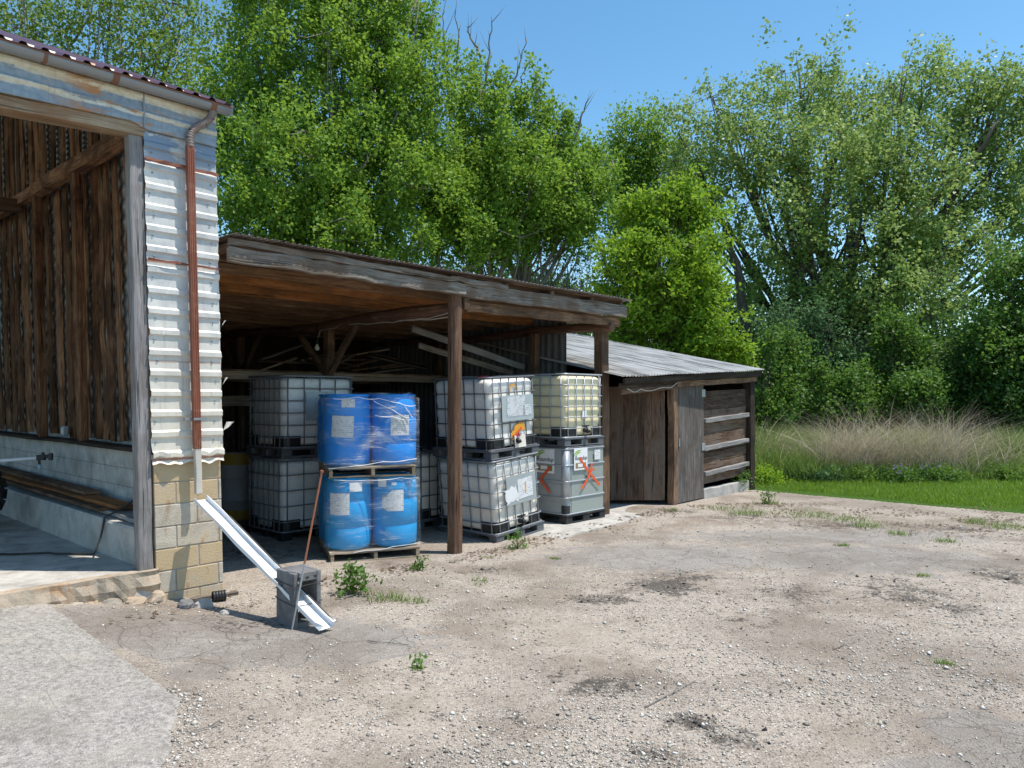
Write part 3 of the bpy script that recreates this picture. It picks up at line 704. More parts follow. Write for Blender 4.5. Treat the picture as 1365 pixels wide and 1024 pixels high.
def slf(i, j):                                        # broken, stained face of the slab
    u, v = es[i]; z = [.36, .335, .30, .22, .14, .06, -.06][j]; k = mnoise.noise(Vector((u*5, z*9, 4)))*.04+mnoise.noise(Vector((u*17, z*22, 9)))*.022+mnoise.noise(Vector((u*40, z*40, 9)))*.010
    tz = z if j > 1 else (.338+.012*mnoise.noise(Vector((u*1.5, 0, 6)))+.004)
    return (u, v+.10+.03*mnoise.noise(Vector((u*6, 2, 2))) if j == 0 else v-.030-.02*(j == 3)+k*(.5+.5*(j > 1)), tz), (u, z)
m = MB(); m.grid(slf, len(es)-1, 6); m.build('slab_face', M['slab_edge'], barn)
def rock_mb(c, sx, sy, sz, seed, n=11):
    m = MB(); rings = []
    for k in range(7):
        a = math.pi*(k+.5)/7-math.pi/2; ring = []
        for j in range(n):
            b = 2*math.pi*j/n; q = Vector((math.cos(a)*math.cos(b), math.cos(a)*math.sin(b), math.sin(a))); e = max(abs(q.x), abs(q.y), abs(q.z)); q = q/(.45+.55*e)*.82
            f = 1+.32*mnoise.noise(q*1.9+Vector((seed*3.1, seed, 2)))+.12*mnoise.noise(q*5+Vector((seed, 1, 2))); ring.append(Vector(c)+Vector((q.x*sx*f, q.y*sy*f, q.z*sz*f)))
        rings.append(ring)
    m.loft(rings); return m
u = -2.3; k = 0
while u < -.72:
    w = rng.uniform(.10, .20); k += 1
    rock_mb((u+w/2, -.075+rng.uniform(-.03, .02), .075+.05*max(0, -u-.6)), w*.56, .07, rng.uniform(.06, .10), k).build('edge_stone', M['slab_edge'], barn); u += w
m = MB()
def lg(i, j):
    prof = [(-.70, .30), (-.705, .66), (-.69, .685), (-.25, .685)]; u, z = prof[j]; v = .20+9.8*i/16
    return (u+.008*mnoise.noise(Vector((v*2, z*4, 1))), v, z), (v, z)
m.grid(lg, 16, 3); m.quad((-.70, .2, .30), (-.25, .2, .30), (-.25, .2, .685), (-.70, .2, .685)); m.build('concrete_ledge', M['inner_block'], barn)
# lean of the old walls
sh = Matrix.Identity(4); sh[0][2] = -.025
def shear_all(o):
    for c in o.children:
        if c.type == 'MESH' and c not in SCREWS: c.data.transform(sh)
        shear_all(c)
shear_all(barn)

# =================================================================== LEAN-TO
lean = empty('lean_to', C0, ANG, 'open fronted timber lean-to on rough poles, sheltering tanks and drums', 'lean-to')
def pole(name, u, v, z0, z1, r, mat, n=10, lean_=0.0):
    pts = [(u+.012*mnoise.noise(Vector((z0+t*3, u, 1)))+lean_*t, v+.012*mnoise.noise(Vector((z0+t*3, u, 7))), z0+(z1-z0)*t) for t in [k/9 for k in range(10)]]
    m = MB(); m.tube(pts, [r*(1.06-.1*k/9) for k in range(10)], n, jit=.05); return m.build(name, mat, lean, smooth=False)
pole('front_post', 3.04, 0, -.15, 3.30, .092, M['log_wood'], 10)
m = MB(); m.beam((6.47, .2, -.05), (6.43, .2, 3.02), .19, .17, (0, 1, 0), 12, .006); m.build('corner_post', M['brown_wood'], lean, bevel=.012)
for u, v in ((3.12, 2.95), (3.12, 5.8), (.4, 5.8), (6.3, 1.5), (6.3, 4.0)):
    m = MB(); m.beam((u, v, -.1), (u, v, 3.0), .13, .13, (0, 1, 0), 8, .006); m.build('inner_post', M['brown_wood'], lean, bevel=.01)
m = MB(); m.beam((-.02, -.10, 3.285), (3.12, -.10, 3.262), .06, .15, segs=20, jit=.009); m.build('front_beam', M['grey_wood'], lean, bevel=.01, label='wide grey beam over the left bay')
m = MB(); m.beam((-.01, -.115, 3.402), (3.9, -.112, 3.372), .045, .065, segs=22, jit=.008); m.build('fascia_strip', M['grey_wood'], lean, bevel=.006)
m = MB(); m.beam((3.12, -.075, 3.265), (6.70, -.09, 3.29), .06, .19, segs=16, jit=.007); m.build('front_beam', M['grey_wood'], lean, bevel=.01)
m = MB(); m.beam((3.30, .06, 3.09), (6.64, .0, 3.12), .06, .14, segs=12, jit=.007); m.build('lower_beam', M['brown_wood'], lean, bevel=.01)
m = MB(); m.beam((3.17, -.05, 3.02), (3.17, -.05, 3.17), .09, .08, (0, 1, 0), 3, .004); m.build('beam_block', M['brown_wood'], lean, bevel=.008)
for k, u in enumerate((.07, .97, 1.96, 2.92, 3.9, 4.85, 5.8, 6.58)):
    pts = [(u, -.10+6.8*t/6, 3.385-.11*t/6+.01*mnoise.noise(Vector((u, t, 3)))) for t in range(7)]
    m = MB(); m.tube(pts, .048, 8, jit=.06); m.build('rafter', M['brown_wood'], lean)
for k, v in enumerate((.42, .95, 1.75, 2.35, 3.0, 3.7, 4.4, 5.2, 6.0)):
    m = MB(); m.beam((.03, v, 3.262-.018*v), (6.75, v, 3.262-.018*v), .05, .135, segs=12, jit=.006)
    m.build('purlin', M['orange_wood'] if k in (1, 2) else M['under_wood'], lean)
m = MB(); v = -.06; 
while v < 6.4:
    w = rng.uniform(.16, .3); m.beam((-.0, v+w/2, 3.448-.018*v), (6.66, v+w/2, 3.448-.018*v), w-.01, .022, segs=8, jit=.003); v += w
m.build('roof_boards', M['brown_wood'], lean)
roofsheet('roof_sheet', M['sheet_edge'], -.02, 6.76, -.20, 6.6, 3.466, -.018, .076, lean, .014, .012)
for u, r in ((3.06, .078), (6.40, .07)):
    pts = [(u, -.05+6.5*t/8, 3.02+.035*math.sin(t*1.1)) for t in range(9)]
    m = MB(); m.tube(pts, [r*(1.1-.03*t) for t in range(9)], 10, jit=.06); m.build('cross_beam', M['log_wood'], lean)
for a, b in (((3.11, 2.95, 2.22), (3.08, 2.15, 3.0)), ((3.11, 2.95, 2.22), (3.08, 3.85, 3.0)), ((3.11, 5.8, 2.2), (3.08, 5.0, 3.0)), ((3.11, 5.8, 2.2), (3.08, 6.4, 2.9))):
    m = MB(); m.beam(a, b, .085, .06, segs=5, jit=.004); m.build('brace', M['brown_wood'], lean)
m = MB(); v = 0; u = -.02
while u < 6.9:
    w = rng.uniform(.14, .24); m.beam((u+w/2, 6.55, -.1), (u+w/2, 6.55, 3.30), w+.004, .03, (0, 1, 0), 3, .003); u += w
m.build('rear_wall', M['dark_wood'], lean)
m = MB(); v = .3
while v < 6.5:
    w = rng.uniform(.18, .26); m.beam((.03, v+w/2, -.1), (.03, v+w/2, 3.35), w+.004, .03, (1, 0, 0), 2, .003); v += w
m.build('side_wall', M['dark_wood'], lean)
m = MB()
def sw(i, j):
    v = .97+5.55*i/150; d = (.0, .014, .014, 0)[i % 4]; return ((6.50+d, v, (-.05, 3.36)[j]), (v, j))
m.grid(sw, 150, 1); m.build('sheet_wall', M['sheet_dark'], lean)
for vv in (3.55, 5.6):
    m = MB(); m.beam((.2, vv, 2.235), (6.3, vv, 2.235), .05, .12, segs=12, jit=.005); m.build('loft_rail', M['pallet_wood'], lean)
m = MB(); v = 3.6
while v < 5.6:
    w = rng.uniform(.15, .24); m.beam((.2, v+w/2, 2.31), (6.25, v+w/2, 2.31), w, .025, segs=4, jit=.003); v += w+rng.uniform(.01, .06)
m.build('loft_deck', M['brown_wood'], lean)
m = MB(); m.beam((.3, 5.0, 1.84), (3.1, 5.0, 1.84), .06, .17, segs=6, jit=.004); m.build('wall_rail', M['pallet_wood'], lean)
# cables stapled along the beams, and lamps
def cable(pts, n=5, wob=.01):
    out = []
    for a, b in zip(pts, pts[1:]):
        for k in range(n):
            t = k/n; p = Vector(a).lerp(Vector(b), t); out.append(p+Vector((0, 0, wob*mnoise.noise(p*3.7)-wob*.6*math.sin(t*math.pi))))
    out.append(Vector(pts[-1])); return out
m = MB(); m.tube(cable([(3.0, .05, 2.93), (3.0, 1.2, 2.95), (3.0, 2.4, 2.99), (3.0, 3.0, 2.93), (2.98, 3.05, 2.83)], 6, .03), .007, 5)
m.tube(cable([(2.97, -.02, 2.98), (2.97, .9, 2.93), (3.1, 1.2, 2.97)], 6, .03), .006, 5)
m.tube(cable([(.3, 1.72, 3.41), (1.2, 1.715, 3.385), (1.9, 1.715, 3.40), (3.0, 1.72, 3.36)], 6, .03), .006, 5); m.build('cable_run', M['pale_wire'], lean)
def lamp(p, label):
    r_ = empty('light_bulb', F(*p), ANG, label, 'light bulb')
    m = MB(); m.lathe([(.022, .0), (.03, .02), (.03, .06), (.012, .085), (.008, .3)], n=12); m.build('socket', M['black'], r_, smooth=True)
    m = MB(); m.lathe([(.004, -.10), (.025, -.095), (.038, -.07), (.036, -.045), (.02, -.015), (.015, .0)], n=14); m.build('bulb', M['bulb'], r_, smooth=True)
lamp((2.98, 3.06, 2.72), 'bare bulb hanging from the cross beam cable above the left tank stack')
lamp((1.15, 2.9, 2.98), 'small pale bulb under the roof close to the barn corner')

# =================================================================== SHED
shed = empty('plank_shed', C0, ANG, 'low brown plank shed with corrugated grey roof and two doors', 'shed')
RS = .047
def hz(u): return RS*(u-6.4)
roofsheet('corrugated_roof', M['roof_grey'], 6.36, 11.50, -.28, 7.0, 2.225, .205, .085, shed, .017, .02, RS)
for vv, z, hh in ((-.20, 2.16, .10), (-.12, 2.08, .09)):
    m = MB(); m.beam((6.5, vv, z), (11.42, vv, z+hz(11.4)), .045, hh, segs=10, jit=.006); m.build('eave_board', M['dark_wood'], shed, bevel=.006)
m = MB(); m.beam((6.56, -.10, 1.995), (8.2, -.10, 2.02+hz(8.2)), .06, .10, segs=6, jit=.005); m.build('header', M['brown_wood'], shed, bevel=.006)
m = MB(); m.beam((8.21, -.13, 2.055+hz(8.2)), (11.36, -.13, 2.035+hz(11.4)), .06, .10, segs=8, jit=.005); m.build('header', M['brown_wood'], shed, bevel=.006)
m = MB(); m.beam((8.19, -.07, -.05), (8.20, -.07, 2.08), .14, .13, (0, 1, 0), 8, .006); m.build('door_jamb', M['brown_wood'], shed, bevel=.01)
# open leaf swung inwards
d = Vector((-math.cos(R(46)), math.sin(R(46)), 0)); h0 = Vector((8.10, .03, 0))
op = empty('open_door', h0, 0); op.parent = shed; op.rotation_euler = (0, 0, math.atan2(d.y, d.x)); op['label'] = 'dark brown door leaf swung inwards'
m = MB(); m.beam((.0, .0, .10), (0, 0, 2.02), .01, .01)
m = MB()
for k in range(4): m.beam((.19+.37*k, 0, .09), (.19+.37*k, 0, 2.05+.02*k), .366, .035, (0, 1, 0), 6, .0015)
m.build('door_panel', M['plank_brown'], op)
for z in (.5, 1.6):
    m = MB(); m.beam((.03, -.04, z), (1.4, -.04, z), .03, .10); m.build('ledge', M['dark_wood'], op)
# closed leaf, a little ajar
cl = empty('closed_door', (9.33, -.045, 0)); cl.parent = shed; cl.rotation_euler = (0, 0, R(180+2.5)); cl['label'] = 'grey weathered plywood door leaf, closed'
m = MB(); m.beam((.53, 0, .02), (.53, 0, 2.13), 1.03, .03, (0, 1, 0), 10, .002); m.build('door_panel', M['ply_wood'], cl, bevel=.004)
for z in (.98, 1.98):
    m = MB(); m.box((.06, .022, z), (.10, .012, .14)); m.tube([(.0, .026, z-.07), (.0, .026, z+.07)], .012, 8); m.build('hinge', M['cage_bright'], cl)
m = MB(); m.box((1.0, .025, 1.1), (.05, .02, .14)); m.build('latch', M['cage'], cl)
# plank panel wall with battens
m = MB()
for k, (z0, z1) in enumerate(((.22, .50), (.50, .72), (.72, .95), (.95, 1.18), (1.18, 1.42), (1.42, 1.62), (1.62, 1.98))):
    m.beam((9.33, .0, (z0+z1)/2+hz(9.3)*.7-.06), (11.18, .0, (z0+z1)/2+hz(11.3)*.7-.06), .03, z1-z0-.004, segs=10, jit=.003)
pw = m.build('plank_panel', M['plank_brown'], shed)
for z in (.46, .94, 1.46):
    m = MB(); m.beam((9.34, -.055, z), (11.16, -.055, z+.085), .075, .085, segs=8, jit=.004); m.build('batten', M['silver_wood'], shed, bevel=.008)
m = MB(); m.beam((11.27, -.02, .0), (11.25, -.02, 2.24), .20, .2, (0, 1, 0), 8, .006); m.build('corner_post', M['dark_wood'], shed, bevel=.012)
m = MB(); m.beam((9.30, .0, .05), (11.38, .0, .075), .16, .26, segs=8, jit=.006); m.build('footing', M['concrete'], shed, bevel=.012)
m = MB(); m.quad((11.34, .1, 0), (11.34, 7, 0), (11.34, 7, 3.8), (11.34, .1, 2.38)); m.quad((6.62, 1.0, 0), (6.62, 7, 0), (6.62, 7, 3.3), (6.62, 1.0, 2.2)); m.quad((6.6, 7, 0), (11.32, 7, 0), (11.32, 7, 3.8), (6.6, 7, 3.3)); 
m.build('rear_boarding', M['dark_wood'], shed, solid=.02)
m = MB(); m.tube(cable([(6.6, -.19, 2.03), (7.0, -.19, 2.06), (7.6, -.19, 2.07), (8.15, -.19, 2.16)], 6, .05), .008, 5); m.build('cable_run', M['pale_wire'], shed)
# =================================================================== TOTES
def rrect(w, d, r, z, n=5, cx=0.0, cy=0.0):
    out = []
    for sx, sy, a0 in ((1, 1, 0), (-1, 1, 90), (-1, -1, 180), (1, -1, 270)):
        for k in range(n+1):
            a = R(a0+90*k/n); out.append(Vector((cx+sx*(w/2-r)+r*math.cos(a), cy+sy*(d/2-r)+r*math.sin(a), z)))
    return out
def text_mesh(txt, size, mat, name, parent, M4, shear=0.0, extr=.0005):
    cu = bpy.data.curves.new(name, 'FONT'); cu.body = txt; cu.size = size; cu.shear = shear; cu.extrude = extr; cu.align_x = 'CENTER'; cu.align_y = 'CENTER'; cu.offset = size*.012
    t = bpy.data.objects.new(name, cu); COL.objects.link(t); bpy.context.view_layer.update()
    me = bpy.data.meshes.new_from_object(t.evaluated_get(bpy.context.evaluated_depsgraph_get())); bpy.data.objects.remove(t)
    me.name = name; me.materials.clear(); me.materials.append(mat); me.transform(M4)
    o = bpy.data.objects.new(name, me); COL.objects.link(o); o.parent = parent; return o
def facemat(side, w, d):
    """matrix from a face's own plane (x right, y up, z out) to tote space"""
    if side == 'front': return Matrix(((1, 0, 0, 0), (0, 0, -1, -d/2), (0, 1, 0, 0), (0, 0, 0, 1)))
    return Matrix(((0, 0, -1, -w/2), (-1, 0, 0, 0), (0, 1, 0, 0), (0, 0, 0, 1)))
def sticker(parent, side, w, d, x, z, sw, sh_, out, mat, name, rot=0.0, th=.002, rough=0.0, holes=None):
    Mx = facemat(side, w, d); m = MB(); n = 5
    P = []
    for k in range(n*4):
        e, t = divmod(k, n); t /= n
        a = [(-1+2*t, -1), (1, -1+2*t), (1-2*t, 1), (-1, 1-2*t)][e]
        q = Vector((a[0]*sw/2+rng.uniform(-rough, rough), a[1]*sh_/2+rng.uniform(-rough, rough), 0)); q.rotate(Matrix.Rotation(rot, 3, 'Z')); P.append(q)
    b = len(m.v); m.v += [Mx @ (p+Vector((x, z, out+th))) for p in P]
    r0 = rng.random()
    m.face([b+i for i in range(len(P))], [(p.x+r0*3, p.y) for p in P], r0)
    m.v += [Mx @ (p+Vector((x, z, out))) for p in P]
    for i in range(len(P)):
        j = (i+1) % len(P); m.face((b+i, b+len(P)+i, b+len(P)+j, b+j), [(0, 0)]*4, r0)
    return m.build(name, mat, parent)
def stroke(parent, side, w, d, pts, width, out, mat, name='paint_mark'):
    """sprayed stroke: ragged band lying on the face"""
    Mx = facemat(side, w, d); m = MB(); P = [Vector((x, z, 0)) for x, z in pts]; dense = []
    for a, b in zip(P, P[1:]):
        for k in range(8): dense.append(a.lerp(b, k/8))
    dense.append(P[-1]); N = len(dense)
    def fn(i, j):
        t = (dense[min(i+1, N-1)]-dense[max(0, i-1)]).normalized(); s_ = Vector((-t.y, t.x, 0))
        ww = width*(.75+.5*mnoise.noise(Vector((i*.45, pts[0][0]*9, 3))))*(1 if 0 < i < N-1 else .55)
        return Mx @ (dense[i]+s_*ww*(j-.5)+Vector((0, 0, out+.002*(i % 2)*.3))), (i, j)
    m.grid(fn, N-1, 1); return m.build(name, mat, parent)
def tote(label, u, v, z, w, d, tank, cage, h=1.13, yaw=0.0, tilt=0.0, hbars=5, nu=6, nv=6, foot='steel_pallet', cap='black', sheet=None, group='intermediate bulk containers in the lean-to', tray=True, valve=True, bulge=.012):
    """u, v: near-left-front corner in building space; w along the front, d into the shed"""
    c = F(u, v, z)
    rm = Matrix.Rotation(ANG+yaw, 4, 'Z') @ Matrix.Rotation(-tilt, 4, 'Y')
    ctr = c+Vector(rm @ Vector((w/2, d/2, 0)))
    o = empty('bulk_container', ctr, 0, label, 'IBC tote', group, rot=rm.to_euler())
    # pallet
    m = MB(); hw, hd = w/2, d/2
    m.box((0, -hd+.03, .115), (w, .06, .03)); m.box((0, hd-.03, .115), (w, .06, .03)); m.box((-hw+.03, 0, .115), (.06, d-.125, .029)); m.box((hw-.03, 0, .115), (.06, d-.125, .029)); m.box((0, 0, .113), (w-.13, d-.13, .02))
    for sx in (-1, 0, 1):
        for sy in (-1, 0, 1):
            if sx or sy: m.box((sx*(hw-.085), sy*(hd-.085), .052), (.15 if sx else .16, .15, .098))
    m.beam((-hw+.02, -hd+.012, .012), (hw-.02, -hd+.012, .012), .02, .022); m.beam((-hw+.012, -hd+.03, .012), (-hw+.012, hd-.03, .012), .02, .022)
    m.build('pallet', M[foot], o, bevel=.012)
    zb, zt = .155, h-.035; wt, dt = w-.075, d-.075
    if sheet is None:
        rings = []; r = .105; prof = [(.0, .05), (.012, .022), (.04, .0)]
        H = zt-zb
        for q, ins in prof: rings.append(rrect(wt-2*ins, dt-2*ins, r-ins*.5, zb+q))
        zs = [zb+.07+(H-.16)*k/24 for k in range(25)]
        for zz in zs:
            f = (zz-zb)/H*hbars; k = abs(math.sin(math.pi*f)); rings.append(rrect(wt-2*bulge*(1-k), dt-2*bulge*(1-k), r, zz))
        for q, ins in ((.05, .004), (.022, .02), (.006, .05), (.0, .09)): rings.append(rrect(wt-2*ins, dt-2*ins, max(.04, r-ins*.4), zt-q))
        m = MB(); m.loft(rings); m.build('tank', M[tank], o, smooth=True)
        m = MB(); rc = .085
        levels = [.135]+[.27+(h-.27-.012)*k/(hbars-1) for k in range(hbars)] if hbars > 1 else [h-.01]
        for k, zz in enumerate(levels):
            m.tube(rrect(w-.022, d-.022, rc, zz, 4), .0125 if k in (0, len(levels)-1) else .0095, 6, closed=True)
        for k in range(nu):
            x = -hw+.10+(w-.20)*k/(nu-1)
            for s_ in (-1, 1): m.tube([(x, s_*(hd-.022), .13), (x, s_*(hd-.022), h-.012)], .0092, 6)
        for k in range(nv):
            y = -hd+.10+(d-.20)*k/(nv-1)
            for s_ in (-1, 1): m.tube([(s_*(hw-.022), y, .13), (s_*(hw-.022), y, h-.012)], .0092, 6)
        for y in (-.3*d, .3*d): m.tube([(-hw+.012, y, h-.01), (0, y, h+.004), (hw-.012, y, h-.01)], .011, 6)
        m.build('cage', M[cage], o, smooth=True)
        if tray:
            t = .008; ww = .26
            for sx in (-1, 1):
                for sy in (-1, 1):
                    m = MB(); q = [Vector((sx*(wt/2+.006), sy*(dt/2-ww), 0)), Vector((sx*(wt/2+.006), sy*(dt/2-.10), 0)), Vector((sx*(wt/2-.024), sy*(dt/2-.024), 0)), Vector((sx*(wt/2-.10), sy*(dt/2+.006), 0)), Vector((sx*(wt/2-ww), sy*(dt/2+.006), 0))]
                    m.grid(lambda i, j: (q[i]+Vector((0, 0, .14+.15*j)), (i*.1, j*.15)), 4, 1); m.build('corner_guard', M['black'], o, solid=t)
    else:
        a, b = sheet; rings = [rrect(w-.05, d-.05, .05, .14), rrect(w-.05, d-.05, .05, h-.02)]
        m = MB(); m.loft(rings); m.build('panel_body', M[b], o)
        m = MB(); m.box((.04, -hd+.022, .14+(h-.16)/2), (w-.20, .01, h-.17)); m.build('front_panel', M[a], o)
        m = MB()
        for zz in [.14+(h-.155)*k/4 for k in range(5)]: m.tube(rrect(w-.028, d-.028, .05, zz, 4), .0125 if zz > .2 else .011, 8, closed=True)
        for zz in [.20+(h-.30)*k/3 for k in range(4)]: m.tube(rrect(w-.045, d-.045, .05, zz+.11, 4), .004, 6, closed=True)
        m.build('rib', M['cage_bright'], o, smooth=True)
        m = MB(); m.loft([rrect(.12, .12, .05, .14+.22, 6, -hw+.07, -hd+.07), rrect(.12, .12, .05, h-.03, 6, -hw+.07, -hd+.07)]); m.build('corner_column', M['cage_bright'], o, smooth=True)
        m = MB(); m.loft([rrect(.124, .124, .052, .135, 6, -hw+.07, -hd+.07), rrect(.124, .124, .052, .27, 6, -hw+.07, -hd+.07)]); m.build('corner_guard', M['black'], o)
    m = MB(); m.lathe([(.085, h-.04), (.085, h+.0), (.078, h+.012), (.02, h+.014)], (0, 0, 0), 20); m.build('filler_cap', M[cap], o, smooth=False)
    if valve:
        vv = empty('valve', (0, 0, 0)); vv.parent = o; x = .02
        m = MB(); m.tube([(x, -hd+.16, .235), (x, -hd+.035, .235), (x, -hd-.015, .232)], [.045, .045, .038], 12); m.tube([(x, -hd-.015, .232), (x, -hd-.035, .225), (x, -hd-.05, .20)], [.034, .034, .036], 10); m.build('outlet', M['black'], vv, smooth=True)
        m = MB(); m.beam((x-.07, -hd+.015, .295), (x+.06, -hd-.01, .300), .022, .022); m.tube([(x, -hd+.0, .26), (x, -hd+.0, .31)], .014, 8); m.build('handle', M['red'] if cap == 'red' else M['black'], vv)
    return o
G_ = 'bulk containers stacked in the lean-to'
# left stack (long side along the front)
tote('greyish bulk container in steel cage, bottom of the left stack behind the blue drums', 1.80, 2.06, -.05, 1.20, 1.0, 'tank_grey', 'cage', 1.12, hbars=5, nu=5, nv=7, group=G_, foot='black')
LU = tote('cloudy grey bulk container with steel plate, top of the left stack behind the blue drums', 1.82, 2.08, 1.085, 1.20, 1.0, 'tank_grey', 'cage', 1.12, hbars=6, nu=5, nv=7, group=G_)
sticker(LU, 'front', 1.2, 1.0, -.02, .70, .44, .40, .0, M['panel_steel'], 'label_plate', th=.004)
# container behind the wrapped drums
tote('shadowed bulk container standing between the blue drums and the tilted container', 3.60, 1.42, -.03, 1.0, 1.2, 'tank_cream', 'cage_dark', 1.13, hbars=5, nu=6, nv=6, group=G_)
# middle stack, leaning
CL = tote('cream bulk container tilted on the ground, bottom of the middle stack', 3.79, -.02, -.085, 1.0, 1.2, 'tank_cream', 'cage', 1.13, tilt=R(5.2), hbars=5, nu=6, nv=6, group=G_, foot='steel_pallet')
sticker(CL, 'front', 1.0, 1.2, .05, .68, .60, .40, .002, M['panel_steel'], 'label_plate', th=.004)
sticker(CL, 'front', 1.0, 1.2, .12, .68, .30, .27, .008, M['paper'], 'label', .03, rough=.004)
sticker(CL, 'front', 1.0, 1.2, -.17, .62, .24, .20, .008, M['paper_blank'], 'label', .12, rough=.03)
stroke(CL, 'front', 1.0, 1.2, [(.12, .76), (.13, .66), (.11, .60)], .03, .012, M['amber_paint'])
for x, z in ((-.28, .93), (-.02, .60)): sticker(CL, 'side', 1.0, 1.2, x, z, .07, .05, -.03, M['paper2'], 'label', .4, rough=.015)
CU = tote('white bulk container marked with orange spray, top of the middle stack', 3.70, .0, 1.05, 1.0, 1.2, 'tank_white', 'cage_dark', 1.12, tilt=R(3.2), hbars=5, nu=6, nv=6, cap='red', group=G_)
sticker(CU, 'front', 1.0, 1.2, .06, .68, .64, .35, .002, M['panel_steel'], 'label_plate', th=.004)
sticker(CU, 'front', 1.0, 1.2, .02, .70, .36, .27, .008, M['paper2'], 'label', 0, rough=.008)
sticker(CU, 'front', 1.0, 1.2, .25, .64, .17, .15, .008, M['paper2'], 'label', .05, rough=.008)
stroke(CU, 'front', 1.0, 1.2, [(-.06, .90), (-.05, .97), (.0, 1.01), (.05, .98), (.07, .93)], .035, -.03, M['amber_paint'])
stroke(CU, 'front', 1.0, 1.2, [(-.05, .24), (-.02, .34), (.06, .41), (.16, .45), (.17, .36)], .11, -.012, M['amber_paint'])
stroke(CU, 'front', 1.0, 1.2, [(.0, .30), (.08, .36), (.14, .40)], .04, -.008, M['orange_paint'])
m = MB(); m.beam((.08, -.61, .13), (.08, -.60, .30), .22, .012, (0, 1, 0)); m.build('drain_shield', M['tank_cream'], CU)
# right stack
RW, RD = 1.0, 1.2
RL = tote('grey green metal sided container with a red sprayed cross, bottom of the right stack', 5.27, -.02, .012, RW, RD, 'tank_grey', 'cage', 1.13, sheet=('sheet_green', 'sheet_silver'), group=G_, foot='rubber', valve=False)
RU = tote('yellowed bulk container in steel cage, top of the right stack beside the corner post', 5.26, .0, 1.165, RW, RD, 'tank_yellow', 'cage_bright', 1.10, hbars=6, nu=5, nv=6, group=G_)
sticker(RU, 'front', RW, RD, .0, .47, .11, .13, -.02, M['paper_blank'], 'label', .0, rough=.01)
def brand(parent, side, x, z, s_):
    st = sticker(parent, side, RW, RD, x, z, .36*s_, .36*s_, .004 if side == 'front' else -.012, M['paper_blank'], 'sticker')
    base = facemat(side, RW, RD) @ Matrix.Translation((x, z, .0075 if side == 'front' else -.0085))
    text_mesh('Roundup', .088*s_, M['ink'], 'lettering', st, base @ Matrix.Translation((0, .015*s_, 0)), .25)
    for k, (rr, mt) in enumerate(((.155, 'sw_green'), (.130, 'sw_yellow'), (.106, 'sw_green'))):
        m = MB()
        def fn(i, j): a = R(172-95*i/12); q = (rr-.022*j*(.4+.6*math.sin(math.pi*i/12)))*s_; return base @ Vector((-.03*s_+q*math.cos(a), .035*s_+q*math.sin(a)*.75, .0)), (i, j)
        m.grid(fn, 12, 1); m.build('rainbow_swoosh', M[mt], st)
    m = MB(); m.quad(*[base @ Vector((p[0]*s_, p[1]*s_, 0)) for p in ((-.14, -.15), (.14, -.15), (.14, -.06), (-.14, -.06))]); m.build('sticker_band', M['sw_brown'], st)
    m = MB(); m.quad(*[base @ Vector((p[0]*s_, p[1]*s_, .001)) for p in ((-.08, -.13), (.05, -.13), (.05, -.075), (-.08, -.075))]); m.build('sticker_box', M['paper_blank'], st)
brand(RL, 'front', -.16, .955, .92); brand(RL, 'side', .17, .93, 1.05)
sticker(RL, 'front', RW, RD, .26, 1.0, .15, .15, .004, M['paper'], 'label')
stroke(RL, 'front', RW, RD, [(-.20, .98), (-.04, .82), (.14, .66), (.32, .52)], .055, .010, M['orange_paint'])
stroke(RL, 'front', RW, RD, [(.11, .88), (.08, .74), (-.02, .62), (-.15, .50)], .055, .012, M['orange_paint'])
stroke(RL, 'front', RW, RD, [(-.02, .76), (.10, .78), (.18, .77)], .04, .014, M['orange_paint'])
stroke(RL, 'side', RW, RD, [(.29, .83), (.18, .73), (.08, .63)], .055, .004, M['orange_paint'])
stroke(RL, 'side', RW, RD, [(.08, .65), (.18, .55), (.29, .44)], .055, .006, M['orange_paint'])

# =================================================================== DRUMS
def mk_drum_mesh(mat):
    m = MB(); prof = [(.05, .0), (.24, .004), (.268, .02), (.280, .05), (.284, .12), (.288, .26), (.281, .272), (.281, .288), (.289, .30), (.290, .44), (.289, .58), (.281, .592), (.281, .608), (.288, .62), (.284, .74), (.276, .80), (.262, .825), (.256, .838), (.262, .850), (.275, .858), (.275, .876), (.262, .88), (.250, .872), (.245, .852), (.05, .848)]
    m.lathe(prof, n=40); return m
CTR = Vector((-1.865, 9.66, 0)); DA = R(21); DX = Vector((math.cos(DA), math.sin(DA), 0)); DY = Vector((-math.sin(DA), math.cos(DA), 0))
def pallet(label, z, dx=0.0, w=1.10, d=1.20, yaw=0.0):
    o = empty('wooden_pallet', CTR+DX*dx+Vector((0, 0, z)), DA+yaw, label, 'pallet', 'pallets under the blue drums')
    for x in (-w/2+.03, 0, w/2-.03):
        m = MB(); m.beam((x, -d/2, .062), (x, d/2, .062), .04, .085, segs=4, jit=.003); m.build('stringer', M['pallet_wood'], o)
    m = MB()
    for k in range(7): m.beam((-w/2, -d/2+.05+(d-.1)*k/6, .116), (w/2, -d/2+.05+(d-.1)*k/6, .116), .10, .018, segs=4, jit=.003)
    for k in (0, 3, 6): m.beam((-w/2, -d/2+.05+(d-.1)*k/6, .010), (w/2, -d/2+.05+(d-.1)*k/6, .010), .10, .018, segs=4, jit=.002)
    m.build('deck_boards', M['pallet_wood'], o); return o
pallet('pale wooden pallet on the ground under the lower blue drums', -.075)
pallet('dark thin pallet between the upper and lower blue drums', .935, -.02, 1.06, 1.15, R(-1))
